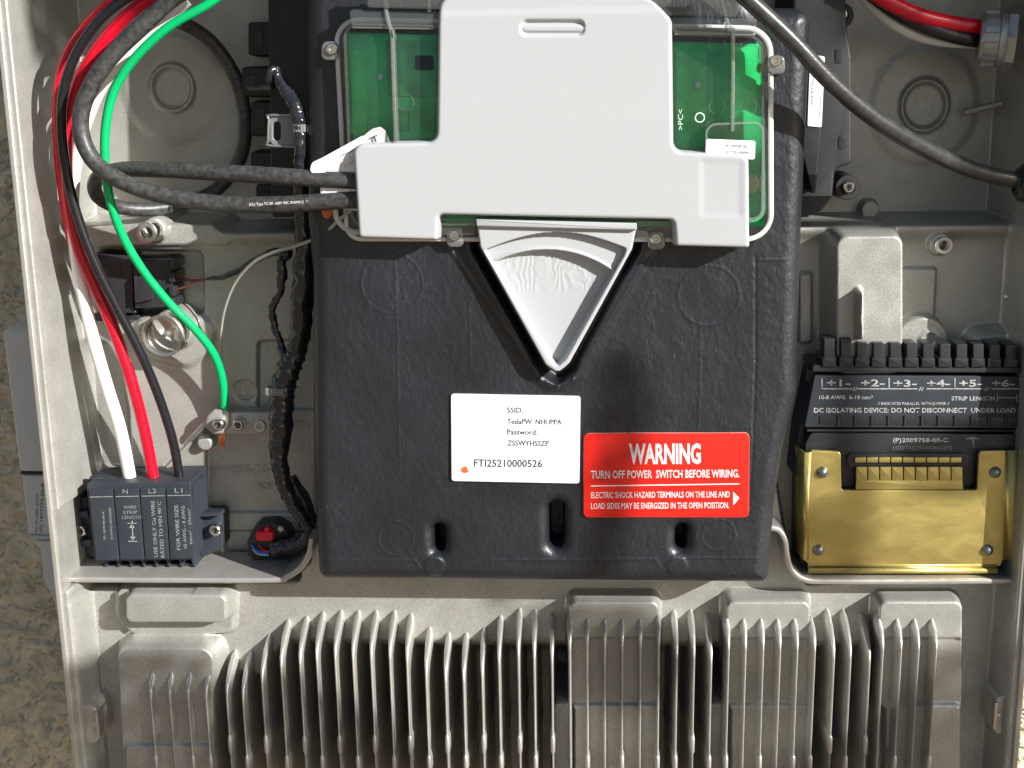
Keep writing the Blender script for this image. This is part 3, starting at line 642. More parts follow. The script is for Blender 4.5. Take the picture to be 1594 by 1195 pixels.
g.pad([(816, 41), (904, 41), (904, 47), (816, 47)], 0, w=5, r=3, h=HW, amount=5.5)
g.build("shield_shell", WHITEP, WS, keep=(sd < 4.4))
FN = thing("white_funnel", "white plastic triangular funnel pointing down below the shield", "funnel", 867, 450, HC)
tri = FP([(741, 343), (992, 349), (984, 388), (886, 566), (868, 581), (849, 568), (747, 385)], HC + 30); trr = roundpoly(tri, [1, 1, 5, 12, 9, 12, 5], 7)
x0, x1 = min(p[0] for p in trr) - 8, max(p[0] for p in trr) + 8; y0, y1 = min(p[1] for p in trr) - 8, max(p[1] for p in trr) + 8
g = Field(x0, x1, y0, y1, 1.2, 0); sd = sdpoly(g.X, g.Y, trr); HF = HC + 30
g.H = np.where(sd < 0, HF - 2 * sm(1 + sd / 2), HF - 2 - 50 * np.clip(sd / 3, 0, 1))
arc_ = [(754 + 222 * t_, 390 - 34 * math.sin(math.pi * (0.06 + 0.86 * t_)) + 5) for t_ in np.linspace(0, 1, 22)]
inn = FP(arc_ + [(972, 398), (881, 560), (868, 572), (857, 562)], HF)
inn = roundpoly(inn, [3] + [0] * 20 + [3, 4, 8, 6, 8], 6); g.dip(inn, HF - 22, w=2.5, flat=True)
# arched step (a raised band across the top of the tray)
acx, acy = F(850, 560, HF - 20); rad = np.hypot(g.X - acx, g.Y - acy); rtop = F(850, 560, HF)[1] - F(850, 384, HF)[1]
inside = sdpoly(g.X, g.Y, inn) < -3
ins_sd = sdpoly(g.X, g.Y, inn); lip_ = sm((-ins_sd) / 2.5); step_ = sm((rad - rtop + 2) / 2.5)
g.H = g.H * (1 - step_ * lip_) + (HF - 11) * step_ * lip_
g.H += 4.5 * np.exp(-((rad - rtop) / 2.0) ** 2) * lip_
g.H += np.where(inside & (rad < rtop - 8), 1.5 * np.sin((g.X * 0.55 + 14 * vnoise(g.X, g.Y, 22, 31) + 5 * vnoise(g.X, g.Y, 9, 32))) * 0.16 * sm((F(868, 462, HF)[1] - g.Y) / 8), 0)
g.build("funnel_tray", WHITEP, FN, keep=(sd < 3.4))
prism("top_rail", [(741, 341), (991, 347), (991, 358), (742, 352)], HF + 8, HF - 5, WHITEP, FN, 1, 1.5, 1)

# ================================================================ black housings behind the cover
DH = thing("left_fan_housing", "black ribbed plastic housing in the shade left of the black cover", "housing", 450, 150, -100)
prism("housing_body", [(416, -30), (500, -30), (500, 338), (422, 338)], 10, -104, DARKH, DH, 6, 4, 3)
for v0, v1, u0 in ((34, 86, 386), (104, 150, 376), (158, 212, 390), (236, 268, 390), (286, 318, 398)):
    prism("clip_block", [(u0, v0), (425, v0), (425, v1), (u0, v1)], -50, -102, DARKH, DH, 5, 3, 2)
    prism("clip_slot", [(u0 + 8, v0 + 12), (u0 + 22, v0 + 12), (u0 + 22, v1 - 12), (u0 + 8, v1 - 12)], -48.5, -60, BLACKP, DH, 3, 0.5, 0)
DR = thing("right_fan_housing", "black plastic housing in the shade right of the black cover, screwed to the recess floor", "housing", 1290, 150, -100)
prism("housing_body", [(1235, -30), (1316, -30), (1318, 40), (1326, 90), (1326, 256), (1300, 262), (1296, 306), (1280, 328), (1250, 338), (1235, 338)], 40, -104, DARKH, DR, 10, 4, 5)
prism("inner_step", [(1236, 86), (1276, 90), (1278, 210), (1268, 318), (1240, 200)], 84, 30, BLACKP, DR, 3, 2, 1)
for u, v, r in ((1310, 24, 17), (1320, 291, 18)):
    lathe("screw_boss", [(0, 0), (r - 8, 0), (r - 6, 2), (r, 2), (r + 1, 0), (r + 2, -70)], u, v, -24, DARKH, DR, 24)
prism("round_slot", [(1305, 210), (1318, 210), (1318, 232), (1305, 232)], 41, 36, BLACKP, DR, 6, 0.4, 0)
prism("rect_slot", [(1300, 76), (1312, 76), (1312, 98), (1300, 98)], 41, 36, BLACKP, DR, 2, 0.4, 0)
hl = 86.0
sb = prism("shipping_label", [(1261, 84), (1284, 88), (1279, 198), (1257, 196)], hl, hl - 1.5, PAPER, DR, 2, 0.3, 0)
text("printed_line", "M 1773512-00-B 2521", 1264, 112, hl + 0.4, 52, 3.6, INK, sb, ang=92)
text("printed_line", "MADE IN CHINA", 1276, 150, hl + 0.4, 32, 3, INK, sb, ang=92)
# ================================================================ left terminal block
TB = thing("wire_terminal_block", "dark slate grey terminal block marked N L2 L1 at the lower left of the enclosure", "terminal block", 225, 810, 0)
ht = 88.0
A_, B_, C_, D_ = (134, 753), (297, 750), (303, 871), (147, 874)
def Q(s_, t_):  # position on the block's face
    return ((A_[0] * (1 - s_) + B_[0] * s_) * (1 - t_) + (D_[0] * (1 - s_) + C_[0] * s_) * t_, (A_[1] * (1 - s_) + B_[1] * s_) * (1 - t_) + (D_[1] * (1 - s_) + C_[1] * s_) * t_)
prism("block_body", [A_, B_, C_, D_], ht - 3, 4, TBLK, TB, 3, 2, 2)
for k in range(4):
    a, b = k / 4 + 0.008 + (0.01 if k == 0 else 0), (k + 1) / 4 - 0.004
    prism("face_panel", [Q(a, 0.07), Q(b, 0.07), Q(b, 0.985), Q(a, 0.985)], ht + 0.5, ht - 4, TBLK, TB, 1.5, 1, 0.3)
# wedge flank on the right and the top funnel mouths
vv = [P(299, 751, ht - 6), P(322, 738, 34), P(322, 797, 34), P(302, 812, ht - 10), P(299, 751, 0), P(322, 738, 0), P(322, 797, 0), P(303, 812, 0)]
mesh_obj("side_flank", vv, [(0, 3, 2, 1), (1, 2, 6, 5), (0, 1, 5, 4), (2, 3, 7, 6)], TBLK, TB, None)
for k in range(4):
    u = 152 + 44.5 * k * 0.98
    tube("wire_entry", [(u, 746, 52, 12), (u + 0.3, 742, 51, 12.5), (u + 0.3, 741, 51, 10), (u, 748, 52, 9)], TBLK, TB, 18, 1, cap=False)
    lathe("clamp_screw", [(0, 1), (4, 1), (5, 0), (5, -3)], u + 17, 744, 40, STEEL, TB, 12)
for a, b in ((133, 30), (322, 30)): pass
prism("left_ear", [(116, 776), (136, 772), (148, 868), (140, 868), (126, 862), (118, 856), (113, 800)], 34, 0, TBLK, TB, 4, 2, 2)
prism("ear_rib", [(118, 797), (136, 795), (138, 806), (119, 806)], 48, 30, TBLK, TB, 1, 1, 0.5)
prism("ear_rib", [(122, 842), (142, 840), (143, 850), (124, 850)], 48, 30, TBLK, TB, 1, 1, 0.5)
prism("right_ear", [(303, 800), (342, 799), (346, 806), (347, 850), (328, 862), (306, 872)], 36, 0, TBLK, TB, 3, 2, 2)
prism("ear_wall", [(303, 799), (343, 798), (345, 803), (305, 805)], 54, 34, TBLK, TB, 1, 1, 0.5)
for k in range(8):
    u = 160 + 19.6 * k
    prism("bottom_vent_rib", [(u, 871), (u + 4, 871), (u + 8, 882), (u + 4, 882)], 66, 10, TBLK, TB, 0.5, 0.6, 0)
prism("bottom_sill", [(158, 879), (304, 877), (304, 881), (160, 883)], 60, 8, TBLK, TB, 0.5, 0.6, 0)
torx("mounting_screw", 126, 826, 44, 9.5, STEEL, TB); torx("mounting_screw", 335, 825, 50, 9.5, STEEL, TB, deep=1.6)
hp = ht + 1.0
for s_, k in (("N", 1), ("L2", 2), ("L1", 3)):
    u, v = Q(k / 4 + 0.09, 0.135); text("printed_line", s_, u, v, hp, 8 if s_ == "N" else 12, 7.5, TINK, TB, ang=-1)
for k in range(4):
    a, b = Q(k / 4 + 0.02, 0.17), Q(k / 4 + 0.24, 0.17); strip("printed_rule", *a, *b, 1.2, hp, TINK, TB)
def col(s_, fx, fy, ln, hgt): u, v = Q(fx, fy); text("printed_line", s_, u, v, hp, ln, hgt, TINK, TB, ang=-93.5, bold=0.01)
col("(P) 1850098-00-A", 0.135, 0.72, 44, 3.4); col("(S) AW62511B000000387", 0.205, 0.72, 50, 3.6)
for i_, s_ in enumerate(("WIRE", "STRIP", "LENGTH")): u, v = Q(0.335 - i_ * 0.006, 0.33 + i_ * 0.065); text("printed_line", s_, u - (1 if i_ == 2 else 0), v, hp, (20, 22, 29)[i_], 5.2, TINK, TB, ang=-1)
u, v = Q(0.405, 0.55); strip("printed_rule", u, v - 8, u + 1.5, v + 24, 1.3, hp, GINK, TB); strip("printed_rule", u - 7, v - 4, u + 7, v - 4, 1, hp, GINK, TB); strip("printed_rule", u - 6, v + 24, u + 8, v + 24, 1, hp, GINK, TB)
mesh_obj("printed_arrow", [P(u, v - 4, hp), P(u - 4, v + 3, hp), P(u + 4, v + 3, hp)], [(0, 1, 2)], GINK, TB, None)
mesh_obj("printed_arrow", [P(u + 1.5, v + 23, hp), P(u - 3, v + 17, hp), P(u + 5, v + 17, hp)], [(0, 1, 2)], GINK, TB, None)
col("USE ONLY Cu WIRE", 0.635, 0.955, 88, 6); col("RATED TO MIN 90°C", 0.70, 0.965, 88, 6)
col("FOR WIRE SIZE", 0.865, 0.87, 70, 6); col("10 AWG - 4 AWG", 0.93, 0.85, 66, 5.4); col("6mm² - 25mm²", 0.985, 0.80, 56, 4.6)

# ================================================================ ground bar
GB = thing("ground_bus_bar", "small metal ground bar with two clamp screws where the green wire ends", "ground bar", 370, 660, 0)
prism("bar_body", [(345, 641), (432, 641), (432, 676), (345, 676)], 30, 0, CAST, GB, 3, 2.5, 1)
prism("clamp_pad", [(322, 648), (332, 638), (352, 638), (357, 644), (357, 662), (346, 676), (330, 676), (318, 664)], 36, 0, CAST, GB, 5, 3, 1)
torx("clamp_screw", 340, 661, 48, 9.5, STEEL, GB, deep=1.4); torx("clamp_screw", 371, 661, 44, 9.5, STEEL, GB, deep=1.2)
lathe("empty_hole", [(4.5, -10), (5, 1.2), (9, 1.6), (10.5, 0)], 404, 663, 30.5, CASTF, GB, 22)
lathe("hole_floor", [(0, 0), (5, 0)], 404, 663, 22, DARKH, GB, 16)

# ================================================================ wires on the left
def wire(name, pts, m, label, cat="wire", group=None, n=16, sub=8, **k):
    o = tube(name, pts, m, None, n, sub, **k); return tag(o, label, cat, group)
wire("black_wire", [(226, -20, 150, 7.2), (185, 5, 148, 7.2), (150, 36, 144, 7.2), (118, 84, 138, 7.2), (99, 140, 132, 7.2), (96, 205, 126, 7.2), (104, 270, 122, 7.2), (120, 335, 118, 7.2), (148, 410, 112, 7.2), (184, 482, 100, 7.2), (222, 556, 86, 7.2), (250, 625, 72, 7.2), (270, 690, 62, 7.2), (281, 752, 54, 7.2)], WBLK, "glossy black wire running from the top left down into the L1 terminal")
wire("red_wire", [(262, -24, 120, 9), (205, 18, 124, 9), (160, 66, 124, 9), (126, 120, 118, 9), (108, 180, 104, 9), (103, 250, 96, 9), (108, 320, 94, 9), (124, 390, 92, 9), (150, 450, 88, 9), (178, 515, 82, 9), (204, 590, 74, 9), (225, 670, 64, 9), (241, 754, 54, 9)], WRED, "bright red wire running down into the L2 terminal between the white and the black wire")
wire("dark_red_wire", [(215, -20, 112, 7), (170, 5, 108, 7), (134, 40, 100, 7), (103, 88, 92, 7), (90, 145, 84, 7), (90, 220, 78, 7), (98, 300, 70, 7), (112, 380, 62, 7), (132, 440, 66, 7)], WRED, "red wire mostly in shade behind the black wire, nearest the left wall")
wire("white_wire", [(290, 0, 96, 9.5), (240, 46, 96, 9.5), (200, 84, 96, 9.5), (163, 126, 92, 9.5), (138, 178, 86, 9.5), (120, 240, 80, 9.5), (113, 310, 76, 9.5), (118, 390, 76, 9.5), (130, 460, 76, 9.8), (146, 530, 76, 9.8), (166, 600, 70, 9.8), (188, 672, 62, 9.8), (205, 758, 52, 9.8)], WWHT, "white wire running from the top left down into the N terminal")
wire("green_wire", [(356, -16, 170, 6.2), (318, 10, 170, 6.2), (262, 42, 168, 6.3), (212, 88, 164, 6.4), (180, 135, 160, 6.4), (166, 185, 156, 6.4), (163, 240, 150, 6.4), (170, 305, 140, 6.4), (190, 365, 124, 6.4), (222, 420, 108, 6.4), (262, 470, 90, 6.4), (303, 512, 74, 6.4), (332, 550, 58, 6.4), (346, 592, 42, 6.6), (350, 642, 26, 7)], WGRN, "bright green ground wire curving from the top left down to the ground bar")
cps = thing("copper_strand_end", "bare copper strands poking out below the ground bar", "copper strands", 347, 690, 20)
for k, (a, b) in enumerate(((345, 349), (348, 348), (346.5, 345), (349.5, 346.5), (344, 347))): tube("strand", [(a, 672, 20, 1.4), (a - 0.5, 686, 20 + k, 1.5), (b, 700 - k, 22, 1.2)], COPPER, cps, 8, 4)
ca = wire("dusty_black_cable", [(330, -40, 150, 11.5), (268, -2, 158, 11.5), (222, 40, 160, 11.8), (178, 82, 160, 11.8), (146, 125, 158, 11.8), (127, 172, 156, 11.8), (128, 214, 156, 11.8), (146, 250, 158, 11.8), (180, 277, 160, 11.8), (225, 296, 162, 11.8), (285, 310, 166, 11.8), (360, 318, 172, 11.8), (440, 318, 182, 11.8), (500, 314, 190, 11.8), (562, 310, 196, 11.8)], WDUST, "thick dusty black cable with white print, the lower of two entering the white shield", "cable", n=20, sub=10)
wire("looped_black_cable", [(236, 26, 20, 10.5), (280, 34, -20, 10.5), (330, 66, -50, 10.5), (368, 124, -60, 10.5), (382, 190, -60, 10.5), (372, 250, -60, 10.5), (335, 296, -50, 10.5), (280, 318, -20, 10.5), (225, 326, 10, 10.5), (178, 320, 40, 10.5), (150, 302, 70, 10.5), (152, 276, 100, 10.5), (188, 264, 128, 11), (250, 264, 150, 11.5), (330, 268, 168, 11.8), (420, 273, 184, 11.8), (490, 278, 192, 11.8), (562, 281, 196, 11.8)], WDUST, "thick black cable looping behind the green wire, upper of two entering the white shield", "cable", n=20, sub=10)
text("printed_line", "(UL) Type TC-ER  600V 90C XHHW-2  AWG  E-150991  RJC  VW-1", 388, 320, 199, 150, 4.5, WINK, ca, ang=-2.6)
for o_ in ca.children: o_.matrix_parent_inverse = Matrix.Identity(4)

# ---------------------------------------------------------------- harness in black tape
HN = thing("taped_wire_harness", "crumpled black taped wire harness running down the left edge of the black cover", "wire harness", 450, 450, 100)
tube("taped_trunk", [(428, 106, 130, 6), (434, 122, 132, 7), (446, 142, 138, 9), (458, 160, 146, 9.5), (465, 182, 150, 10), (467, 205, 152, 9), (468, 240, 150, 9), (469, 275, 140, 10), (470, 320, 124, 12), (474, 370, 120, 13), (472, 420, 118, 14), (468, 470, 112, 14), (466, 520, 100, 14), (460, 556, 88, 14)], TAPE, HN, 22, 9, 0.10, spiral=0.12)
tube("hook_end", [(428, 106, 130, 5.5), (421, 112, 134, 5.5), (420, 126, 128, 5), (424, 134, 110, 5), (405, 137, 60, 5), (388, 136, 20, 5)], TAPE, HN, 12, 5, 0.08)
tube("taped_trunk", [(484, 330, 110, 7), (486, 390, 96, 7), (482, 450, 92, 8), (474, 520, 84, 9), (458, 560, 84, 11)], TAPE, HN, 18, 9, 0.12, spiral=0.14)
tube("side_strand", [(452, 396, 70, 6), (440, 402, 76, 7), (439, 430, 78, 7), (436, 456, 76, 5), (424, 480, 74, 5.5), (428, 510, 74, 5.5), (437, 535, 76, 5.5), (444, 560, 80, 7)], TAPE, HN, 16, 8, 0.15, spiral=0.18)
tube("taped_branch", [(462, 548, 90, 14), (452, 568, 88, 17), (444, 590, 86, 18), (440, 612, 86, 18), (438, 640, 84, 18), (437, 675, 82, 17), (434, 706, 80, 14), (438, 735, 78, 12.5), (446, 762, 74, 12), (460, 788, 70, 12), (474, 808, 64, 12), (481, 826, 58, 11.5), (474, 842, 54, 12), (452, 850, 50, 13), (424, 854, 46, 13)], TAPE, HN, 26, 10, 0.06, spiral=0.10)
tube("taped_trunk", [(456, 742, 40, 6), (474, 775, 30, 8), (486, 806, 30, 8), (488, 826, 40, 7)], TAPE, HN, 12, 6, 0.1)
ZT = mat("zip_tie_plastic", (0.16, 0.16, 0.155), 0.35)
def ziptie(u, v, h, r, ang, label, head=None):
    c = Vector(P(u, v, h)); ax = Vector((math.cos(math.radians(ang)), 0, math.sin(math.radians(ang))))
    z = thing("cable_tie", label, "cable tie", u, v, h, "ribbed cable ties on the harness")
    B = ax.orthogonal().normalized(); Cc = ax.cross(B); n = 40; vs = []; fs = []
    for k in range(n):
        a = 2 * math.pi * k / n; q = (r + (0.8 if k % 2 else 0)) * S; dv = B * math.cos(a) + Cc * math.sin(a)
        for dx, dr in ((-5, -1.5), (-5, 0.8), (5, 0.8), (5, -1.5)): vs.append(c + ax * dx * S + dv * (q + dr * S))
    for k in range(n):
        j = (k + 1) % n
        for e in range(3): fs.append((k * 4 + e, j * 4 + e, j * 4 + e + 1, k * 4 + e + 1))
    mesh_obj("tie_band", vs, fs, ZT, z, 20)
    hu, hv = head; prism("tie_head", [(hu - 6, hv - 6), (hu + 6, hv - 6), (hu + 6, hv + 6), (hu - 6, hv + 6)], h + r * 0.7, h - 4, ZT, z, 2, 1.5, 0.5)
ziptie(438, 606, 86, 18.5, 90, "grey ribbed cable tie round the thick taped harness right of the ground symbol", (418, 610))
ziptie(467, 199, 150, 9.8, 90, "cable tie round the harness on the small slotted bracket", (483, 201))

# ---------------------------------------------------------------- thin cords
wire("grey_cord", [(552, 322, 190, 2.6), (530, 340, 180, 2.6), (500, 366, 160, 2.6), (462, 382, 136, 2.6), (425, 393, 110, 2.6), (392, 410, 90, 2.6), (366, 440, 70, 2.4), (350, 480, 50, 2.2), (344, 520, 30, 2.0), (345, 560, 20, 1.8)], WGRY, "thin grey cord arching across the harness to the left", "cord", n=10)
wire("beige_tube", [(522, 322, 178, 4.2), (524, 338, 178, 4.2), (534, 352, 178, 4.2), (550, 360, 180, 4.2), (566, 360, 182, 4.2)], mat("beige_tubing", (0.55, 0.52, 0.44), 0.4), "short beige tube curling into the lower left corner of the white shield", "tube", n=12)
wire("black_sleeved_lead", [(328, 434, 30, 3.5), (350, 430, 40, 4), (376, 418, 50, 4.5), (402, 402, 62, 5), (428, 392, 70, 6), (452, 396, 78, 7)], TAPE, "short black taped lead joining the brown wires to the harness", "lead", n=12, wob=0.08)
for k, (pts) in enumerate(([(268, 424, 20, 1.6), (282, 430, 22, 1.6), (300, 436, 26, 1.6), (330, 433, 30, 1.8)], [(270, 452, 18, 1.6), (288, 446, 22, 1.6), (306, 438, 27, 1.6), (330, 432, 31, 1.8)], [(268, 430, 14, 1.4), (290, 436, 20, 1.4), (312, 436, 27, 1.4), (334, 430, 32, 1.6)])):
    wire("brown_wire", pts, WBRN, ("upper", "lower", "middle")[k] + " thin brown wire leaving the black connector", n=8, group="thin brown wires twisted together")
oc = prism("orange_clip", [(499, 325), (514, 324), (521, 327), (516, 335), (510, 341), (503, 338)], 178, 168, mat("orange_plastic", (0.55, 0.13, 0.03), 0.45, var=0.2, vscale=300), None, 3, 2, 0)
tag(oc, "small orange plastic nub under the thick cables beside the white shield", "clip")

# ---------------------------------------------------------------- rating tag beside the shield
TG = thing("folded_tag", "folded white paper tag with print sticking out behind the left shoulder of the white shield", "tag", 545, 235, 180)
def quad3(name, pts, m, par):
    vs = [Vector(P(*p)) for p in pts]; k = Vector((0, 0.0004, 0)); n = len(vs)
    return mesh_obj(name, vs + [v + k for v in vs], [tuple(range(n)), tuple(range(n, 2 * n))[::-1]] + [(i, i + n, (i + 1) % n + n, (i + 1) % n) for i in range(n)], m, par, None)
quad3("tag_band", [(484, 258, 200), (487, 252, 200), (500, 246, 201), (564, 211, 208), (571, 220, 206), (552, 240, 204), (504, 269, 200), (487, 270, 200), (483, 265, 200)], PAPER, TG)
quad3("tag_back", [(500, 268, 198), (560, 236, 202), (566, 330, 196), (502, 320, 190), (498, 290, 192)], PAPER, TG)
quad3("tag_corner", [(566, 211, 207), (580, 200, 205), (592, 197, 204), (600, 203, 203), (612, 232, 200), (552, 238, 200)], mat("frosted_tag", (0.5, 0.51, 0.5), 0.3), TG)
text("printed_line", "1773544-00-F", 530, 245, 205.2, 42, 3.6, INK, TG, ang=-24); text("printed_line", "(S) 25T26", 536, 260, 203.2, 26, 3.4, INK, TG, ang=-24)
text("printed_line", "T", 580, 222, 206.5, 11, 9, INK, TG, ang=-24, bold=0.03)

# ---------------------------------------------------------------- connectors
CN = thing("black_plug_connector", "black plug connector with brown wires in the recess behind the green wire", "connector", 220, 440, -20)
prism("socket_body", [(150, 396), (206, 398), (208, 480), (214, 488), (176, 486), (150, 440)], 22, -24, BLACKP, CN, 2, 1.5, 1)
prism("plug_body", [(206, 404), (266, 402), (268, 478), (210, 480)], 30, -20, BLACKP, CN, 2, 1.5, 1)
prism("latch_plate", [(208, 430), (236, 428), (238, 466), (210, 472)], 38, 28, BLACKP, CN, 1, 1, 0.5)
prism("latch_window", [(218, 435), (226, 435), (226, 444), (218, 444)], 38.6, 36, DARKH, CN, 1, 0.3, 0)
prism("latch_slot", [(184, 412), (188, 412), (188, 430), (184, 430)], 24, 20, DARKH, CN, 1, 0.3, 0)
for v in (404, 424, 446, 464): prism("rear_collar", [(262, v), (271, v), (272, v + 15), (263, v + 15)], 36, -16, BLACKP, CN, 2, 1.2, 0)
prism("top_rib", [(212, 406), (262, 404), (262, 409), (212, 411)], 38, 28, BLACKP, CN, 1, 1, 0)
prism("wing", [(140, 488), (216, 490), (216, 497), (150, 500)], 12, -20, BLACKP, CN, 2, 1, 0)
RC = thing("red_lock_connector", "small black connector with a red locking clip in the lower left tray", "connector", 415, 848, 0)
prism("connector_body", [(385, 842), (392, 826), (402, 816), (428, 814), (446, 824), (450, 836), (446, 864), (432, 866), (428, 872), (418, 872), (416, 867), (407, 867), (406, 872), (396, 872), (394, 867), (385, 865)], 34, -10, BLACKP, RC, 2, 2, 1)
RDP = mat("red_lock_plastic", (0.72, 0.01, 0.03), 0.35)
prism("lock_clip", [(398, 829), (424, 828), (425, 838), (421, 842), (401, 842), (398, 838)], 48, 32, RDP, RC, 2, 1.5, 0.5)
prism("lock_tab", [(411, 822), (417, 820), (420, 829), (411, 829)], 46, 30, RDP, RC, 2, 1.5, 0)
prism("wire_cavity", [(388, 846), (424, 846), (424, 862), (388, 862)], 34.8, 20, DARKH, RC, 1, 0.3, 0)
lathe("rivet_head", [(0, 4), (3.5, 3), (5, 0)], 437, 823, 36, mat("pale_rivet", (0.6, 0.58, 0.54), 0.4), RC, 14)
for pts, m_, lb in (([(392, 849, 36, 1.8), (400, 857, 44, 1.8), (418, 862, 46, 2)], WBLU, "blue wire end in the small red-locked connector"), ([(394, 855, 36, 1.6), (402, 862, 44, 1.6), (418, 864, 46, 1.8)], wiremat("pale_blue_wire", (0.35, 0.5, 0.75)), "pale blue wire end below the blue one in the red-locked connector"), ([(403, 849, 36, 1.8), (410, 856, 43, 1.8), (420, 858, 46, 2)], WRED, "red wire end in the small red-locked connector")):
    wire("connector_wire", pts, m_, lb, n=8)

# ================================================================ right side: cable, gland, conduit
wire("right_black_cable", [(1120, -40, 250, 11), (1170, 4, 250, 11), (1232, 62, 240, 11), (1290, 124, 225, 11.2), (1345, 172, 205, 11.4), (1400, 209, 180, 11.6), (1450, 236, 150, 11.6), (1500, 259, 120, 11.6), (1545, 273, 100, 11.6), (1600, 284, 84, 11.6)], mat("grey_black_jacket", (0.04, 0.04, 0.038), 0.28, 0, bump=0.3, bscale=500, var=0.35, vscale=200), "single black cable crossing down to the gland on the right wall", "cable", n=20)
gp = Vector(P(1590, 284, 84)); 
GL = tag(bpy.data.objects.new("cable_gland", None), "round black cable gland on the right wall where the single cable leaves", "cable gland"); COL.objects.link(GL); GL.location = gp
ax = (1, -0.12, -0.08)
lathe("gland_nut", [(14, -6), (17, -7), (25, -3), (28, 2), (28, 22), (20, 24)], 0, 0, 0, BLACKP, GL, 24, axis=ax, origin=gp)
lathe("gland_ring", [(15, -9), (19, -9), (19, 0)], 0, 0, 0, BLACKP, GL, 24, axis=ax, origin=gp)
lathe("gland_flange", [(28, 14), (33, 15), (33, 22), (20, 24)], 0, 0, 0, BLACKP, GL, 24, axis=ax, origin=gp)
cp = Vector(P(1541, 60, 30)); CD = tag(bpy.data.objects.new("conduit_bushing", None), "grey metal conduit bushing on the right wall with red, black and white wires through it", "conduit fitting"); COL.objects.link(CD); CD.location = cp
ax = (0.97, -0.22, -0.06)
lathe("bushing_ring", [(26, -14), (30, -16), (34, -14), (36, -8), (36, 10), (39, 11), (39, 20), (26, 22), (25, 0), (26, -14)], 0, 0, 0, GALV, CD, 30, axis=ax, origin=cp)
A = Vector(ax).normalized(); B = A.orthogonal().normalized(); Cc = A.cross(B)
for k in range(12):
    a = 2 * math.pi * k / 12; d = B * math.cos(a) + Cc * math.sin(a); e = A.cross(d); o_ = cp + (d * 37) * S
    vs = [o_ + (A * x + e * y + d * z) * S for x in (-9, 8) for y in (-3, 3) for z in (-2, 3)]
    mesh_obj("grip_lug", vs, [(0, 1, 3, 2), (4, 6, 7, 5), (0, 4, 5, 1), (2, 3, 7, 6), (1, 5, 7, 3), (0, 2, 6, 4)], GALV, CD, None)
lathe("locknut", [(26, 20), (44, 20), (46, 24), (46, 32), (26, 34)], 0, 0, 0, GALV, CD, 8, axis=ax, origin=cp)
wire("red_feed_wire", [(1335, -30, 60, 11), (1375, -2, 56, 11), (1430, 24, 46, 11), (1490, 38, 36, 11), (1560, 46, 26, 11)], WRED, "thick red wire at the top right entering the conduit bushing")
wire("black_feed_wire", [(1340, -22, 36, 10.5), (1395, 18, 38, 10.5), (1450, 44, 38, 10.5), (1500, 59, 34, 10.5), (1560, 66, 26, 10.5)], WBLK, "black wire between the red and the white one entering the conduit bushing")
wire("green_feed_wire", [(1345, -20, 44, 2.4), (1385, 17, 42, 2.4), (1410, 33, 36, 2.4), (1445, 44, 20, 2)], WGRN, "thin green wire glimpsed under the red wire at the top right")
wire("white_feed_wire", [(1330, -20, 24, 8), (1362, 14, 26, 8), (1398, 42, 28, 8), (1440, 60, 26, 7), (1490, 68, 22, 6), (1560, 70, 16, 6)], wiremat("cream_wire", (0.62, 0.60, 0.54)), "off-white wire lowest of the bundle at the top right")

# ================================================================ DC terminal block with gold bracket
DC = thing("dc_terminal_block", "black DC isolating terminal block with numbered plus and minus pairs on the right", "terminal block", 1420, 640, 0)
hd = 84.0
prism("label_face", [(1268, 584), (1640, 586), (1640, 667), (1252, 665)], hd, 2, TBLK, DC, 2, 1.5, 2)
prism("left_flank", [(1262, 583), (1268, 584), (1253, 668), (1244, 740), (1236, 740), (1244, 668)], 60, 2, TBLK, DC, 1, 1, 2)
prism("flank_tab", [(1256, 574), (1270, 578), (1268, 600), (1254, 592)], 70, 50, TBLK, DC, 2, 1, 1)
prism("top_ledge", [(1266, 568), (1640, 572), (1640, 581), (1264, 579)], hd + 4, 10, BLACKP, DC, 2, 2, 0.5)
us = [1291, 1317.3, 1342.3, 1368, 1394, 1419.6, 1445.3, 1471.3, 1497.3, 1523, 1548.6, 1574]
for i, u in enumerate(us):
    tp = 527 if i < 2 else 533
    prism("release_lever", [(u - 8.5, tp + i * 0.25), (u + 8.5, tp + i * 0.25), (u + 8.5, 563), (u - 8.5, 563)], hd + 6, hd - 26, BLACKP, DC, 1.5, 1.5, 0.5)
    prism("lever_base", [(u - 11, 556 + i * 0.2), (u + 10.5, 556 + i * 0.2), (u + 10.5, 572), (u - 11, 572)], hd + 7, hd - 40, BLACKP, DC, 1, 1.5, 0.5)
for i in range(12):
    u = 1279 + i * 26.0
    if i == 0: prism("test_slot", [(1276, 648), (1302, 648), (1302, 660), (1276, 660)], hd + 1.2, hd - 4, BLACKP, DC, 1, 0.4, 0)
    prism("slot_post", [(u + 24.5, 647), (u + 29, 647), (u + 29, 662), (u + 24.5, 662)], hd + 2.5, hd - 4, DARKH, DC, 0.5, 0.4, 0)
    prism("window_panel", [(u + 3.5, 649), (u + 24, 649), (u + 24, 661), (u + 3.5, 661)], hd + 0.9, hd - 4, BLACKP, DC, 0.6, 0.4, 0) if i else None
prism("lower_face", [(1262, 674), (1584, 676), (1596, 700), (1596, 790), (1252, 790), (1254, 690)], hd - 2, 2, BLACKP, DC, 8, 1.5, 2)
prism("dark_frame", [(1256, 668), (1600, 669), (1600, 672), (1256, 672)], hd - 3, 2, DARKH, DC, 1, 1, 0)
prism("rear_skirt", [(1246, 740), (1596, 740), (1594, 872), (1576, 896), (1262, 898), (1244, 876)], 66, 2, BLACKP, DC, 16, 2, 2)
hp = hd + 0.6; u0 = 1279
text("printed_line", "+1-  +2-", 1287, 601, hp, 90, 11, GINK, DC, bold=0.02)
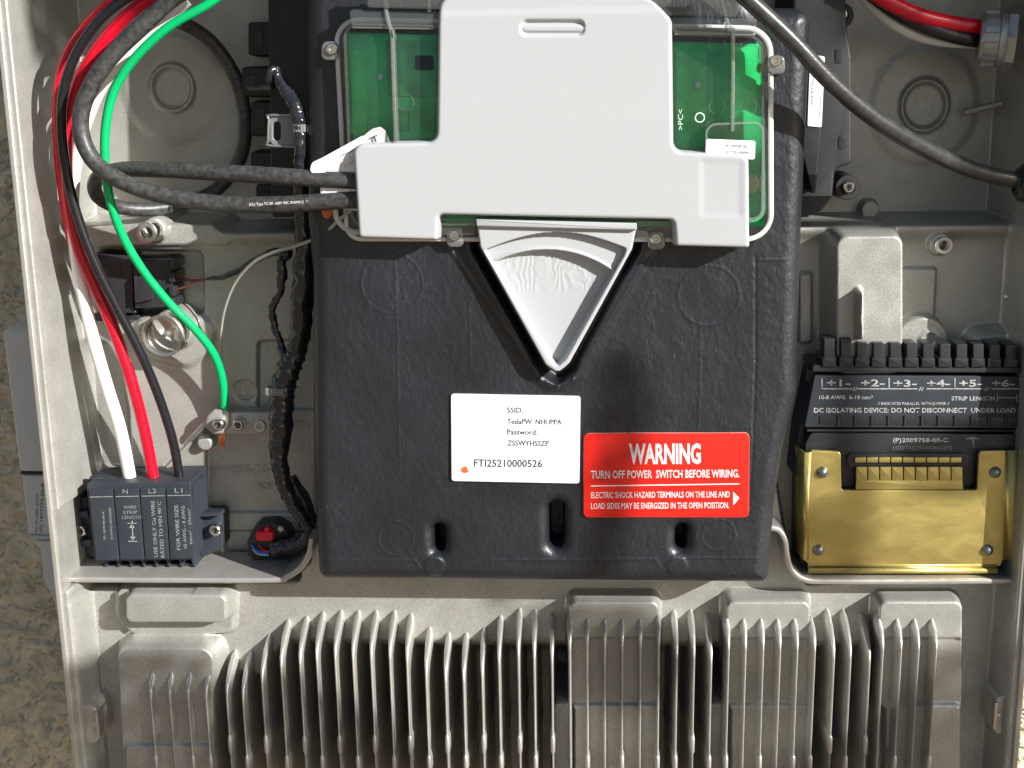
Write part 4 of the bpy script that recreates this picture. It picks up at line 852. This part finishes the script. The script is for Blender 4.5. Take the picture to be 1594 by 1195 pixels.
text("printed_line", "+3-", 1391, 601.5, hp, 36, 11, GINK, DC, bold=0.02); text("printed_line", "+4-", 1443, 601.5, hp, 36, 11, GINK, DC, bold=0.02)
text("printed_line", "+5-", 1493, 601.5, hp, 36, 11, GINK, DC, bold=0.02); text("printed_line", "+6-", 1544, 601.5, hp, 36, 11, GINK, DC, bold=0.02)
for u in (1279.5, 1384, 1486.5, 1588): strip("printed_rule", u, 588, u, 605, 1.6, hp, GINK, DC)
for a, b in ((1279, 1327), (1335, 1383), (1384, 1428), (1442, 1530), (1543, 1588)): strip("printed_rule", a, 605, b, 605, 1.6, hp, GINK, DC)
for u in (1331, 1434, 1536): text("printed_line", "//", u - 4, 608, hp, 8, 6, GINK, DC, bold=0.02)
text("printed_line", "10-8 AWG  6-10 mm²", 1275, 621, hp, 84, 6, GINK, DC, bold=0.02); text("printed_line", "STRIP LENGTH", 1481, 623, hp, 67, 6.4, GINK, DC, bold=0.02)
strip("printed_rule", 1552.5, 613, 1552.5, 625, 1.2, hp, GINK, DC); strip("printed_rule", 1553, 619, 1582, 619, 1, hp, GINK, DC); strip("printed_rule", 1583, 614, 1583, 624, 1.2, hp, GINK, DC)
text("printed_line", "// INDICATES PARALLEL WITH JUMPER //", 1366, 630, hp, 112, 4.6, GINK, DC, bold=0.015)
text("printed_line", "DC ISOLATING DEVICE: DO NOT DISCONNECT  UNDER LOAD", 1267, 642, hp, 314, 7.6, GINK, DC, bold=0.02)
text("printed_line", "(P)2009758-00-C", 1390, 688, hd - 1.4, 86, 6.6, GINK, DC, bold=0.015); text("printed_line", "(S)DT122924G001275", 1390, 699.5, hd - 1.4, 92, 5.6, PINK_, DC, bold=0.01)
# T-shaped emblem
em = [(1503, 682), (1508, 680.2), (1516, 679.8), (1525, 682), (1524, 684.5), (1517.5, 683.4), (1515, 699), (1512.5, 683.4), (1505, 684.5)]
prism("printed_emblem", em, hd - 1.2, hd - 2.2, PINK_, DC, 0, 0, 0)
text("printed_line", "2", 1543, 691, hd - 1.4, 4.5, 5.5, PINK_, DC)
GD = thing("gold_bracket", "gold coloured riveted metal bracket across the lower half of the DC terminal block", "bracket", 1420, 800, 84)
hg = hd + 12
prism("main_plate", [(1262, 701), (1306, 703), (1309, 707), (1310, 763), (1521, 763), (1524, 707), (1527, 702), (1566, 701), (1562, 868), (1558, 881), (1262, 881), (1250, 870)], hg, hg - 7, GOLD, GD, [3, 3, 3, 4, 4, 3, 3, 3, 3, 3, 5, 5], 1.3, 0)
def flange(name, a, b, prof, m, par):
    """bent sheet: prof = list of (offset across in px, height) swept between two pixel points a, b at height hg"""
    A0, B0 = np.array(F(*a, hg)), np.array(F(*b, hg)); t = (B0 - A0) / np.linalg.norm(B0 - A0); nn = np.array((-t[1], t[0])); vs = []
    for E in (A0, B0):
        for off, hh in prof: q = E + nn * off; vs.append(W(q[0], q[1], hh))
    n = len(prof); fs = [(i, i + 1, n + i + 1, n + i) for i in range(n - 1)]
    o = mesh_obj(name, vs, fs, m, par, 50); md = o.modifiers.new("thick", 'SOLIDIFY'); md.thickness = 2.0 * S; md.offset = 0; return o
flange("bottom_flange", (1258, 878), (1552, 878), [(0, hg - 1), (3, hg - 0.5), (5, hg - 3), (7, hg + 4), (11, hg + 5), (14, hg - 1), (17, hg - 14), (18, hg - 30)], GOLD, GD)
flange("left_flange", (1259, 704), (1259, 872), [(-4, hg - 1), (0, hg - 1), (4, hg + 1), (7, hg - 6), (9, hg - 20), (12, hg - 44)], GOLD, GD)
flange("right_flange", (1562, 702), (1562, 872), [(6, hg - 1), (0, hg - 1), (-6, hg - 4), (-9, hg - 1), (-16, hg + 1), (-22, hg - 3), (-24, hg - 26)], GOLD, GD)
for u, v in ((1280, 735), (1549, 735), (1274, 856), (1537, 856)):
    lathe("rivet", [(0, 7), (3, 6.6), (6, 5), (8.2, 2.4), (9, 0)], u, v, hg, mat("dark_rivet_steel", (0.26, 0.27, 0.27), 0.32, 0.9, bump=0.3, bscale=900), GD, 24)
prism("comb_recess", [(1322, 706), (1502, 706), (1508, 712), (1508, 728), (1322, 728), (1318, 716)], hg - 6, hg - 9, BLACKP, GD, 4, 1, 0)
for k in range(9): prism("comb_segment", [(1331 + k * 18.6, 712), (1348 + k * 18.6, 712), (1348 + k * 18.6, 720), (1331 + k * 18.6, 720)], hg - 2, hg - 7, GOLD, GD, 1.5, 1, 0)
for k in range(9):
    a = 1333 + k * 18.55; b = a + 16.9
    prism("comb_tooth", [(a, 727), (b, 727), (b, 748), (a, 748)], hg - 1, hg - 5, GOLD, GD, 0.4, 0.6, 0)
prism("comb_plate", [(1333, 747.6), (1498.5, 747.6), (1499.5, 762), (1332, 762)], hg - 1, hg - 5, GOLD, GD, 0.4, 0.6, 0)

# ================================================================ shade: added unseen leaf caster towards the sun, shaped to the wanted shade
LEAF = mat("caster_leaf_green", (0.06, 0.11, 0.03), 0.5, var=0.3, vscale=30); BARK = mat("caster_bark", (0.12, 0.085, 0.06), 0.8)
KX, KY = SUN.x / -SUN.y, SUN.z / -SUN.y
def shade_caster():
    T_ = thing("added_shade_caster", "added unseen leaf clusters towards the sun, shaped to shade parts of the enclosure", "shade caster")
    T_.location = (0, 0, 0); hB = 2100.0
    regions = [
        ([(1412, 330), (1700, 300), (1700, 585), (1480, 560), (1412, 515)], 10), ([(1290, -120), (1660, -120), (1660, 78), (1300, 60)], 45), ([(1468, 215), (1760, 215), (1760, 335), (1500, 285), (1452, 262)], 125), ([(1275, -150), (1900, -250), (1900, 342), (1285, 342)], -70), ([(40, -160), (345, -160), (330, -4), (262, 20), (215, 55), (165, 52), (150, 24), (105, 62), (72, 0)], 112),
        # photo pixels of the shade and the height of the surface it falls on
        ([(912, 700), (938, 560), (958, 530), (1000, 560), (1012, 700), (985, 780), (960, 905), (905, 905)], 170),
        ([(868, 930), (1040, 935), (1060, 1010), (1030, 1060), (960, 1130), (890, 1090), (862, 1000)], 110),
        ([(1290, 520), (1345, 520), (1352, 600), (1340, 640), (1360, 760), (1338, 900), (1262, 905), (1180, 900), (1200, 820), (1280, 760), (1300, 680)], 90),
        ([(1500, 905), (1640, 905), (1640, 1050), (1500, 1020), (1506, 960)], 60),
        ([(1500, 1000), (1640, 1000), (1640, 1260), (1165, 1260), (1185, 1205), (1245, 1160), (1310, 1130), (1390, 1070), (1440, 1030)], 118),
        ([(1594, 630), (1540, 640), (1500, 655), (1440, 680), (1380, 720), (1400, 780), (1500, 790), (1540, 760), (1594, 740)], 90),
        ([(60, 1040), (140, 1030), (190, 1005), (330, 1012), (345, 1060), (440, 1040), (500, 1075), (600, 1120), (650, 1180), (640, 1260), (60, 1260)], 110)]
    for ri, (poly, hs) in enumerate(regions):
        fl = [(x + KX * (hB - hs), y - KY * (hB - hs)) for x, y in FP(poly, hs)]  # added leaves fill each shade outline, moved back along the sun ray
        x0, x1 = min(p[0] for p in fl), max(p[0] for p in fl); y0, y1 = min(p[1] for p in fl), max(p[1] for p in fl)
        n = int((x1 - x0) * (y1 - y0) / 55); X = rng.uniform(x0, x1, n); Y = rng.uniform(y0, y1, n); inn_ = sdpoly(X, Y, fl) < -4
        vs, fs = [], []
        for x, y in zip(X[inn_], Y[inn_]):
            dh = rng.uniform(-55, 55); cx_, cy_, ch_ = x + KX * dh, y - KY * dh, hB + dh; a = rng.uniform(0, 6.28); L_ = rng.uniform(18, 30); wd = L_ * 0.42; tl = rng.uniform(-10, 10)
            ca_, sa_ = math.cos(a), math.sin(a); b_ = len(vs)
            for px_, py_, pz in ((-L_ / 2, 0, 0), (0, -wd / 2, tl), (L_ / 2, 0, 0), (0, wd / 2, -tl)): vs.append(W(cx_ + px_ * ca_ - py_ * sa_, cy_ + px_ * sa_ + py_ * ca_, ch_ + pz))
            fs.append((b_, b_ + 1, b_ + 2, b_ + 3))
        o = mesh_obj("shade_leaf_cluster", vs, fs, LEAF, T_, None); o["kind"] = "stuff"
        c0 = (sum(p[0] for p in fl) / len(fl), sum(p[1] for p in fl) / len(fl))
        sx, sy, sh = c0[0] + KX * 900, c0[1] - KY * 900, hB + 900
        tube("caster_twig", [(*W(c0[0], c0[1], hB), 2), (*W(sx, sy, sh), 5)], BARK, T_, 8, 1, world=True)
shade_caster()
